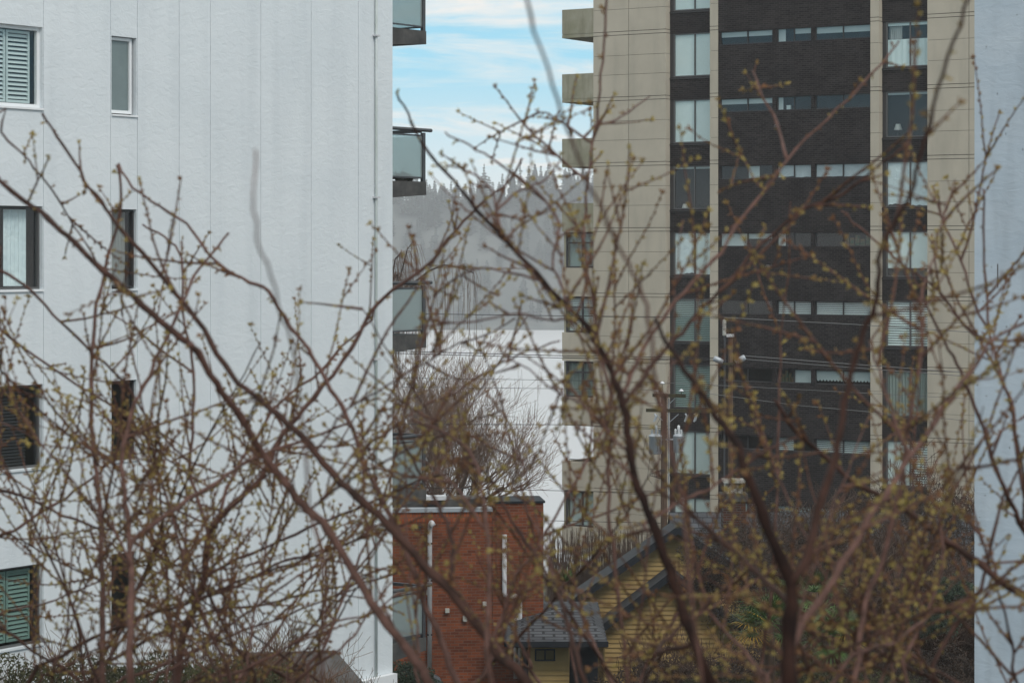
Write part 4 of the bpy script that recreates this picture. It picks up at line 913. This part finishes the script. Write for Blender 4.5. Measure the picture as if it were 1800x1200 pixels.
LIMBS = [
# ---- left tree
('L4','A',8.5,8.0,22,5,'p',None,[(310,1200),(323,1117),(347,1053),(360,1013),(367,940),(383,913),(413,882),(443,857),(470,820),(490,775),(523,733),(567,680),(617,613),(650,550),(690,510),(755,465),(775,435),(815,390),(855,350),(895,320),(916,280)]),
('L4b','A',8.5,9,11,5,'p','L4',[(367,935),(352,890),(343,860),(333,830),(337,767),(340,700),(338,633),(323,550),(320,467),(313,440),(290,417),(250,395)]),
('L4c','A',8.4,9.5,11,5,'p','L4',[(383,913),(400,857),(420,815),(445,780),(480,720),(523,680),(560,655),(600,610),(655,560)]),
('L5','A',7.5,8,17,7,'p',None,[(183,1200),(180,1120),(180,1033),(177,900),(170,833),(163,780),(160,667),(163,600),(170,533),(182,490),(195,430),(215,350),(205,290)]),
('L6','A',7,8,20,6,'p',None,[(228,1200),(230,1083),(230,1000),(233,950),(283,913),(333,877),(383,847),(425,815),(480,790),(545,770),(610,745)]),
('L6b','A',7,8,14,6,'p','L6',[(232,960),(223,900),(217,850),(214,800),(227,750),(237,710),(262,660),(280,617),(310,557),(328,520),(343,483),(373,443),(400,410)]),
('L7','A',9,9.5,9,5,'d',None,[(307,1200),(300,1100),(296,1060),(293,1000),(287,927),(281,867),(273,817),(262,780),(255,740)]),
('L11','A',8,8.5,12,5,'d',None,[(50,1200),(110,1150),(167,1120),(233,1090),(300,1068),(350,1053),(400,1030),(450,1010),(500,985),(550,973),(633,947),(690,928),(760,900)]),
('L12','A',8,8.5,10,5,'d','L4',[(360,1013),(400,990),(467,963),(543,927),(600,905),(660,880),(720,850),(790,830)]),
('L13','A',9,9.5,9,4,'d','L11',[(350,1053),(400,1037),(467,1007),(540,980),(610,955),(700,910)]),
('L14','A',9,9.5,8,4,'d',None,[(150,1200),(250,1130),(340,1085),(400,1067),(467,1063),(550,1040),(633,1023),(687,1010),(740,990)]),
('L15','A',8,8.5,9,4,'p',None,[(330,1200),(400,1187),(483,1150),(550,1110),(587,1093),(653,1077),(700,1040)]),
('L16','A',8,8,9,4,'p',None,[(517,1200),(560,1165),(600,1140),(633,1100),(660,1060),(690,1020)]),
('L17','A',9,9,8,4,'p','L6',[(233,1000),(200,930),(177,905),(130,850),(90,800),(60,770),(0,740)]),
# ---- left edge
('L1','F',7.5,6.5,11,17,'d',None,[(-40,255),(0,320),(60,363),(93,393),(133,427),(183,477),(233,520),(283,567),(333,603)]),
('F2','F',8,8.5,9,5,'p',None,[(-30,440),(0,473),(53,507),(93,553),(157,613),(190,645),(213,667),(250,720),(290,770),(330,810)]),
('F3','F',8.5,9,8,4,'p',None,[(-30,560),(0,580),(63,627),(143,680),(187,707),(240,750),(280,793),(320,827),(355,850)]),
('F4','F',9,9,10,5,'p',None,[(-30,955),(0,943),(35,925),(67,903),(117,873),(150,850),(175,830),(200,800),(235,760),(280,735)]),
('F5','F',9,8,9,5,'d',None,[(-20,870),(0,862),(60,880),(110,905),(170,925),(210,935),(260,970),(320,995),(360,1010)]),
('F6','F',7,8,7,3,'d',None,[(-20,625),(0,650),(40,690),(80,730),(120,765),(160,800),(200,850),(240,885),(290,915)]),
('F7','F',10,9.5,7,3,'p',None,[(-20,1090),(30,1070),(80,1060),(140,1035),(190,1015),(250,985),(300,970)]),
('F8','F',7.5,8,6,4,'p',None,[(-20,205),(0,233),(50,283),(80,320),(113,367),(130,397),(160,440),(180,480)]),
# ---- middle tree
('M1','B',6.5,6.5,26,17,'p',None,[(765,1215),(745,1180),(720,1147),(693,1113),(653,1057),(613,987),(577,930),(543,897),(510,860),(463,800),(447,770),(410,713),(380,673),(347,620),(333,603)]),
('M2','B',6,7.5,30,6,'d',None,[(925,1200),(888,1160),(850,1110),(790,1037),(750,997),(687,927),(633,877),(600,847),(557,797),(517,753),(480,723),(443,692),(407,660),(370,600),(330,540),(270,470),(210,400),(187,367),(157,330),(133,287),(100,240),(74,200)]),
('M2b','B',7,7.5,14,6,'d','M2',[(790,1037),(797,975),(790,930),(770,890),(745,840),(715,790),(695,740)]),
('M3','B',7,8,17,6,'p',None,[(805,1200),(777,1123),(743,1053),(720,987),(690,913),(660,853),(640,820),(633,790),(610,733),(580,683),(557,637),(533,603),(500,557),(473,513),(440,495),(400,477),(360,440),(327,393),(283,363),(233,330),(207,290)]),
('M4','B',7.5,8,11,5,'p',None,[(800,1240),(850,1185),(870,1120),(890,1060),(905,1010),(940,970),(960,935),(987,887),(1010,850),(1037,800),(1060,755),(1075,715)]),
('M5','B',6,6.5,14,6,'p',None,[(862,1200),(858,1100),(860,1000),(855,930),(850,880),(840,820),(810,780),(760,750),(720,740)]),
('M6','B',8,8.5,9,4,'p','M4',[(850,1185),(880,1115),(895,1060),(930,1035),(965,1019),(987,1000)]),
('M7','B',7.5,8,7,4,'d','M2',[(557,797),(580,760),(600,730),(640,700),(680,680),(740,640),(790,610),(850,590),(905,560)]),
('M8','B',8,8,8,4,'p','M3',[(633,790),(670,765),(700,745),(740,715),(800,690),(860,650),(920,620),(985,600)]),
('M9','B',8,8.5,8,4,'d','M1',[(543,897),(590,860),(640,830),(700,800),(760,770),(820,745),(880,720)]),
('M10','B',6.5,7,9,4,'p','M5',[(860,930),(820,880),(790,845),(750,815),(700,790)]),
# ---- right tree : centre stems
('R1','C',5.4,6.6,31,5,'d',None,[(1245,1200),(1213,1110),(1193,1047),(1170,980),(1147,913),(1123,857),(1110,797),(1100,740),(1093,697),(1080,667),(1060,623),(1037,577),(1000,540),(955,495),(910,445),(855,385),(815,340),(787,307),(740,247),(717,200),(697,165)]),
('R6','C',5.8,7,13,5,'p','R1',[(1093,697),(1110,657),(1127,620),(1153,580),(1187,530),(1227,487),(1267,443),(1293,400),(1330,353),(1360,317),(1383,280),(1433,227),(1493,173),(1550,110),(1582,70)]),
('R6b','C',6.2,7,10,5,'p','R6',[(1383,280),(1367,220),(1340,170),(1322,124)]),
('R7','C',5.8,6.5,13,5,'d','R1',[(1103,705),(1125,672),(1143,643),(1177,607),(1210,570),(1253,523),(1293,483),(1327,440),(1357,413),(1417,367),(1483,340),(1533,300),(1567,273),(1600,253)]),
('R8','C',6.5,7,11,6,'p',None,[(1110,1230),(1097,1133),(1090,1067),(1080,983),(1070,900),(1070,800),(1064,740),(1075,690),(1060,640),(1047,567),(1037,500),(1027,433),(1027,397),(1033,317),(1040,267),(1048,217),(1057,133),(1063,50),(1070,-20)]),
('R8b','C',6.5,7,7,4,'p','R8',[(1053,225),(1077,213),(1103,197),(1142,170)]),
('R8c','C',6.5,7,7,4,'p','R8',[(1033,330),(1000,290),(960,262),(930,245)]),
('R10','C',6.8,7.5,9,4,'p','R1',[(1110,797),(1080,770),(1065,750),(1020,710),(980,690),(930,650),(880,620)]),
('R11','C',6,7,14,6,'d',None,[(1030,1200),(1013,1143),(999,1101),(987,1053),(965,1019),(940,976),(915,940),(890,900),(875,860),(850,830),(800,800)]),
('R12','C',7,7.5,10,5,'p',None,[(1075,1200),(1060,1165),(1041,1126),(1019,1075),(982,1030),(960,980),(945,930),(920,890)]),
('R13','C',6,6.5,11,6,'p','R1',[(1093,943+20),(1130,925),(1160,903),(1200,880),(1243,860),(1293,827),(1350,790),(1400,770)]),
('R15','C',5.5,6,12,6,'p',None,[(1350,1205),(1333,1177),(1300,1133),(1260,1093),(1227,1057),(1190,1010),(1165,965),(1150,930)]),
('R16','C',5.5,6,13,7,'d','R1',[(1225,1130),(1160,1145),(1180,1115),(1243,1060),(1293,1020),(1320,1000)]),
('R17','C',6.8,7.5,8,4,'p','R1',[(1060,623),(1040,590),(1000,565),(960,560),(905,550),(850,560),(790,570),(730,575)]),
('R18','C',6.8,7.5,9,4,'p','R1',[(1000,540),(985,500),(970,460),(980,420),(1010,400),(1040,380)]),
('R19','C',7,7.5,7,4,'p','R1',[(955,495),(900,480),(850,470),(800,490),(760,520)]),
('R20','C',7,7.5,8,4,'p','R1',[(910,445),(880,400),(870,350),(850,320),(820,300),(788,292)]),
('R21','C',7,7.5,8,4,'p','R18',[(1010,450),(980,385),(940,335),(895,300),(850,270),(815,250),(781,233)]),
('R23','C',7,7.5,8,4,'p','R8',[(1040,245),(1000,222),(970,205),(940,193)]),
('R24','C',7,7.5,8,4,'p','R1',[(855,385),(880,365),(905,340),(940,325),(965,310),(983,285)]),
('R25','C',6.6,7,9,5,'p','R1',[(1123,857),(1090,815),(1060,790),(1045,770)]),
# far blurred twigs close to the window
('N1','D',4.0,3.5,11,8,'p',None,[(1240,1250),(1200,900),(1160,700),(1140,560),(1123,500),(1093,443),(1070,395),(1050,350),(1010,265),(980,180),(950,90),(925,0),(915,-40)]),
('N2','A',3.8,3.5,8,6,'p',None,[(560,1250),(545,900),(525,720),(517,617),(500,560),(477,483),(455,420),(447,340),(446,265)]),
# ---- right tree : dark forked stem
('R2','D',4.6,5.2,42,8,'d',None,[(1388,1205),(1388,1120),(1390,1030),(1360,957),(1330,880),(1307,817),(1293,777),(1260,733),(1227,683),(1193,633),(1165,590),(1150,560)]),
('R14','C',5.5,6,15,8,'d','R2',[(1393,1050),(1360,1033),(1310,987),(1260,943),(1217,903),(1170,870),(1150,850)]),
('R3','D',4.7,4.6,24,7,'d','R2',[(1390,1030),(1420,973),(1433,917),(1453,850),(1467,800),(1480,733),(1495,660),(1513,600),(1533,550),(1543,500),(1550,433),(1597,350),(1617,277),(1643,187),(1667,100),(1697,17),(1706,-30)]),
('R4','D',5.2,6,26,7,'p',None,[(1375,1230),(1385,1150),(1403,1115),(1453,1033),(1493,973),(1537,897),(1560,863),(1603,800),(1633,757),(1670,697),(1700,660),(1737,607),(1767,585),(1830,550)]),
('R4b','D',5.5,6,15,10,'p',None,[(1500,1215),(1510,1133),(1523,1057),(1550,987),(1570,910),(1585,850),(1590,790),(1600,730),(1615,640),(1622,560)]),
('R4c','D',5.5,6,12,6,'p','R4',[(1403,1115),(1415,1160),(1430,1200)]),
('R26','D',6,6.5,11,5,'p','R4',[(1603,800),(1580,760),(1560,700),(1545,650),(1530,600)]),
# ---- right edge stems
('E1','E',6.0,6.5,22,9,'d',None,[(1900,1110),(1800,1047),(1720,990),(1667,953),(1633,927),(1583,890),(1507,850),(1450,800),(1400,760),(1360,700)]),
('E2','E',6.8,7,15,5,'d',None,[(1880,1060),(1800,935),(1787,897),(1763,857),(1743,800),(1720,727),(1700,683),(1683,640),(1660,600),(1637,553),(1617,510),(1600,470)]),
('E3','E',7,7.5,11,5,'p',None,[(1830,1000),(1787,797),(1780,720),(1763,667),(1750,627),(1740,587),(1733,500),(1727,400),(1730,332)]),
('E4','E',6.5,7,13,6,'d',None,[(1640,1210),(1667,1117),(1710,1060),(1730,1013),(1753,917),(1765,870),(1790,830)]),
('E5','E',7,7.5,9,5,'p','E3',[(1740,600),(1710,587),(1670,537),(1637,500),(1593,470),(1550,433),(1510,400),(1480,370)]),
('E6','E',7.5,8,8,5,'p','E3',[(1738,590),(1713,533),(1697,480),(1663,400),(1645,350),(1640,325)]),
('E7','E',7.5,8,8,4,'p','R4b',[(1617,620),(1620,520),(1637,467),(1650,410),(1665,360),(1680,314)]),
('E8','D',5.6,6.2,12,6,'p',None,[(1455,1215),(1500,1150),(1563,1130),(1610,1100),(1650,1070),(1710,1050),(1800,985)]),
('E9','E',6,6.5,10,5,'p',None,[(1595,1210),(1610,1120),(1640,1050),(1660,960),(1640,880),(1625,800)]),
('E10','E',7.5,7.5,8,4,'p','E2',[(1763,857),(1745,900),(1710,930),(1740,780),(1760,740),(1800,700)]) if False else ('E10','E',7.5,7.5,8,4,'p','E2',[(1763,857),(1740,800),(1760,760),(1800,735)]),
]
frn = random.Random(13)
for i in range(56):
    x = frn.uniform(-40, 1860)
    if 700 < x < 1330 and i % 5 < 3: continue
    st = 'A' if x < 500 else ('B' if x < 950 else ('C' if x < 1300 else ('D' if x < 1560 else 'E')))
    dd_ = {'A': 8.2, 'B': 7.5, 'C': 6.8, 'D': 6.2, 'E': 7.0}[st]+frn.uniform(-.8, 1.6)
    ln = frn.uniform(250, 620)*(1 if x > 420 else .85) if i % 4 else frn.uniform(640, 880); a = frn.uniform(-1.15, 1.15); pth = [(x, 1205)]; y = 1205
    for j in range(7):
        a += frn.uniform(-.09, .09); x += math.sin(a)*ln/7; y -= abs(math.cos(a))*ln/7; pth.append((x, y))
    LIMBS.append(('X%d' % i, st, dd_, dd_+frn.uniform(-.5, .8), frn.uniform(6, 11.5), 3, frn.choice('ppd'), None, pth))
STEM = {'A': (300, 1480, 8.6), 'F': (-330, 1300, 9.0), 'B': (1010, 1480, 6.8), 'C': (1265, 1470, 6.0), 'D': (1392, 1470, 4.7), 'E': (1960, 1480, 7.0)}
TREES = {'left': ('AF', (-1.9, 9.0), 'budding reddish brown tree whose pale forked limb rises at lower left before the white wall', .15),
         'mid': ('B', (.35, 7.4), 'budding tree whose long crossing limbs lean up left over the white wall edge', .13),
         'right': ('CDE', (.9, 5.4), 'nearest budding tree with a near black forked limb at lower right, before the tower', .16)}
rn = random.Random(77)
BARK = {'p': M_bark, 'd': M_barkd, 'g': M_barkg}
def smooth(pts, sub=3):
    q = []
    n = len(pts)
    for i in range(n-1):
        p0 = pts[max(i-1, 0)]; p1 = pts[i]; p2 = pts[i+1]; p3 = pts[min(i+2, n-1)]
        for j in range(sub):
            t = j/sub; t2 = t*t; t3 = t2*t
            q.append(.5*((2*p1)+(-p0+p2)*t+(2*p0-5*p1+4*p2-p3)*t2+(-p0+3*p1-3*p2+p3)*t3))
    q.append(pts[-1]); return q
def bud(m, p, d, L):
    """pointed bud, sometimes breaking into small leaves"""
    d = d.normalized(); a = d.orthogonal().normalized(); b = d.cross(a); r = L*.34; n = len(m.v)
    c = p+d*L*.42
    m.v += [tuple(p)] + [tuple(c+a*r), tuple(c+b*r), tuple(c-a*r), tuple(c-b*r)] + [tuple(p+d*L)]
    m.f += [(n, n+1, n+2), (n, n+2, n+3), (n, n+3, n+4), (n, n+4, n+1), (n+5, n+2, n+1), (n+5, n+3, n+2), (n+5, n+4, n+3), (n+5, n+1, n+4)]
def leaflets(m, p, d, L, k):
    for i in range(k):
        a = (d.normalized()+rv(rn, .75)).normalized(); s = a.orthogonal().normalized()*L*.22; tip = p+a*L
        m.quad(p, p+a*L*.5+s, tip, p+a*L*.5-s)
def twig(tm, bm, p, d, L, r, lvl, dens):
    n = max(3, int(L/.045)); pts = [p.copy()]; rad = [r]; q = p.copy(); dd = d.normalized()
    for i in range(n):
        dd = (dd+rv(rn, .09)+Vector((0, 0, .03))).normalized(); q = q+dd*(L/n); pts.append(q.copy()); rad.append(r*(1-.55*(i+1)/n))
    tm.tube(pts, rad, 4, cap=False)
    s = 0
    step = .019
    k = int(L/step); side = rv(rn).cross(dd)
    if side.length < .01: side = dd.orthogonal()
    side.normalize()
    for j in range(1, k+1):
        f = j/k*n; i0 = min(int(f), n-1); pp = pts[i0].lerp(pts[i0+1], f-i0); ax = (pts[i0+1]-pts[i0]).normalized()
        if rn.random() > .86: continue
        sd = (side if j % 2 else -side)+rv(rn, .35); bd = (ax*1.0+sd*.6).normalized()
        B = rn.uniform(.010, .017)
        bud(bm, pp, bd, B)
        if rn.random() < dens: leaflets(bm, pp+bd*B*.4, bd, rn.uniform(.010, .018), rn.randint(2, 4))
    bud(bm, pts[-1], dd, rn.uniform(.011, .017)); leaflets(bm, pts[-1], dd, .018, 3)
    if lvl > 0:
        for j in range(rn.randint(0, 2)):
            f = rn.uniform(.2, .85)*n; i0 = int(f); ax = (pts[i0+1]-pts[i0]).normalized(); sd = rv(rn).cross(ax)
            if sd.length < .05: continue
            sd.normalize(); a = R(rn.uniform(25, 60)); twig(tm, bm, pts[i0], ax*math.cos(a)+sd*math.sin(a)+Vector((0, 0, .15)), L*rn.uniform(.35, .7), r*.7, lvl-1, dens)
limb3 = {}
for tname, (stems, bxy, lab, r0) in TREES.items():
    bz_ = gz(bxy[1]); T = empty('budding_tree', (bxy[0], bxy[1], bz_), 0, lab, 'tree'); o3 = Vector((bxy[0], bxy[1], bz_))
    trk = MB(); tm = MB(); bm = MB()
    for st in stems:
        f = STEM[st]; fk = W(f[0], f[1], f[2]); zf_ = 3.2+.3*(ord(st) % 3)
        sp_ = Vector((bxy[0], bxy[1], bz_+zf_)); mid = sp_.lerp(fk, .55)+Vector((0, 0, -.25))
        pts = smooth([Vector((bxy[0], bxy[1], bz_-.2)), Vector((bxy[0]+.05, bxy[1], bz_+1.7)), sp_, mid, fk], 5)
        rr_ = [max(.045, r0*(1-.68*i/(len(pts)-1))) for i in range(len(pts))]
        trk.tube([p-o3 for p in pts], rr_, 12)
    trk.build('trunk', M_barkg, T, True)
    for (key, st, d0, d1, w0, w1, bk, par, path) in LIMBS:
        if st not in stems: continue
        n = len(path); P3 = []; d00 = d0
        if par:
            q0 = path[0]; best = min(limb3[par], key=lambda e: (e[1][0]-q0[0])**2+(e[1][1]-q0[1])**2); d00 = best[0].y
        ph = rn.uniform(0, 6.28)
        for i, (x, y) in enumerate(path):
            t = i/(n-1); d = d00+(d1-d0)*t*(1 if not par else 1)+.22*math.sin(t*4+ph)*t
            P3.append((W(x, y, d), (x, y), d))
        if par: P3[0] = (best[0].copy(), path[0], best[0].y)
        wts = [(.68*(w0+(w1-w0)*(i/(n-1))**.8))/2/FP*P3[i][2] for i in range(n)]
        pts = [p[0] for p in P3]; ext = 0
        if not par:
            f = STEM[st]; fk = W(f[0], f[1], f[2]); a = pts[0]; tg = (pts[0]-pts[1]).normalized(); L = (fk-a).length
            if key == 'M1' or key != 'L1':
                pre = [fk, fk.lerp(a+tg*L*.4, .6)]; pts = pre+pts; wts = [max(wts[0]*1.35, .012), wts[0]*1.15]+wts; ext = 2
            else:
                pre = [fk, W(-420, 420, 8.6), W(-150, 160, 7.9)]; pts = pre+pts; wts = [wts[0]*1.8, wts[0]*1.5, wts[0]*1.2]+wts; ext = 3
        sub = 3; ps = smooth(pts, sub); ws = []
        for i in range(len(ps)):
            f_ = i/sub; i0 = min(int(f_), len(wts)-2); ws.append((wts[i0]+(wts[i0+1]-wts[i0])*(f_-i0))*(1+.06*math.sin(i*1.7+ph)+rn.uniform(-.05, .06)+(.16 if i % 7 == 3 else 0)))
        jit = .0035
        ps = [p+rv(rn, jit) for p in ps]
        lm = MB(); lm.tube([p-o3 for p in ps], ws, 8)
        limb3[key] = [(p, ((p.x/p.y*FP+900), HOR-(p.z-EYE)/p.y*FP)) for p in ps]
        lm.build('limb', M_barkm if bk == 'd' and (st in 'AFBE' or key[0] == 'X' or key in ('R3', 'R7', 'R11', 'R14', 'R16')) else BARK[bk], T, True)
        # twigs and buds
        if key in ('N1', 'N2'): dn = .0
        else: dn = 1.0
        for i in range(ext*sub, len(ps)-1):
            seg = ps[i+1]-ps[i]; L = seg.length
            px, py = limb3[key][i][1]; low = min(1, max(0, (py-150)/700)); thin = .62 if 690 < px < 1530 and py > (780 if px < 1330 else 960) else 1
            tip = i/(len(ps)-1)
            for j in range(int(L/.03)+1):
                if rn.random() > L/.03-j: continue
                pp = ps[i].lerp(ps[i+1], rn.random()); sd = rv(rn).cross(seg).normalized()
                if rn.random() < (.42 if tip > .45 else .16)*dn:
                    bd = (sd+seg.normalized()*.6).normalized(); B = rn.uniform(.008, .014); q = pp-o3+sd*ws[i]*.8; bud(bm, q, bd, B)
                    if rn.random() < .45: leaflets(bm, q+bd*B*.5, bd, rn.uniform(.012, .022), 3)
                if rn.random() < (.12+.125*low)*dn*thin*(1 if tip < .85 else .4):
                    a = R(rn.uniform(28, 65)); d = seg.normalized()*math.cos(a)+Vector((sd.x, sd.y*.8, sd.z)).normalized()*math.sin(a)+Vector((0, 0, .22))
                    LL = (.08+.56*rn.random()**1.35)*(1.0-.35*tip)*(.6+.6*low); twig(tm, bm, pp-o3, d, LL, rn.uniform(.0028, .0048), 1 if LL > .2 else 0, .28+.3*low)
    tg_ = tm.build('twigs', M_twig, T); tg_['kind'] = 'stuff'
    bg_ = bm.build('buds', M_bud, T); bg_['kind'] = 'stuff'

# ================================================================== HAZE
hb = MB(); hb.box(-480, 480, -19, 1310, -42, 46)
mh = bpy.data.materials.new('thin_haze'); mh.use_nodes = True; t = mh.node_tree; t.nodes.clear()
ho = N(t, 'ShaderNodeOutputMaterial'); pv = N(t, 'ShaderNodeVolumePrincipled'); pv.inputs['Density'].default_value = 0.0004; pv.inputs['Color'].default_value = (0.93, 0.94, 0.96, 1); pv.inputs['Anisotropy'].default_value = 0.0
t.links.new(pv.outputs[0], ho.inputs['Volume'])
tag(hb.build('haze', mh), kind='stuff')
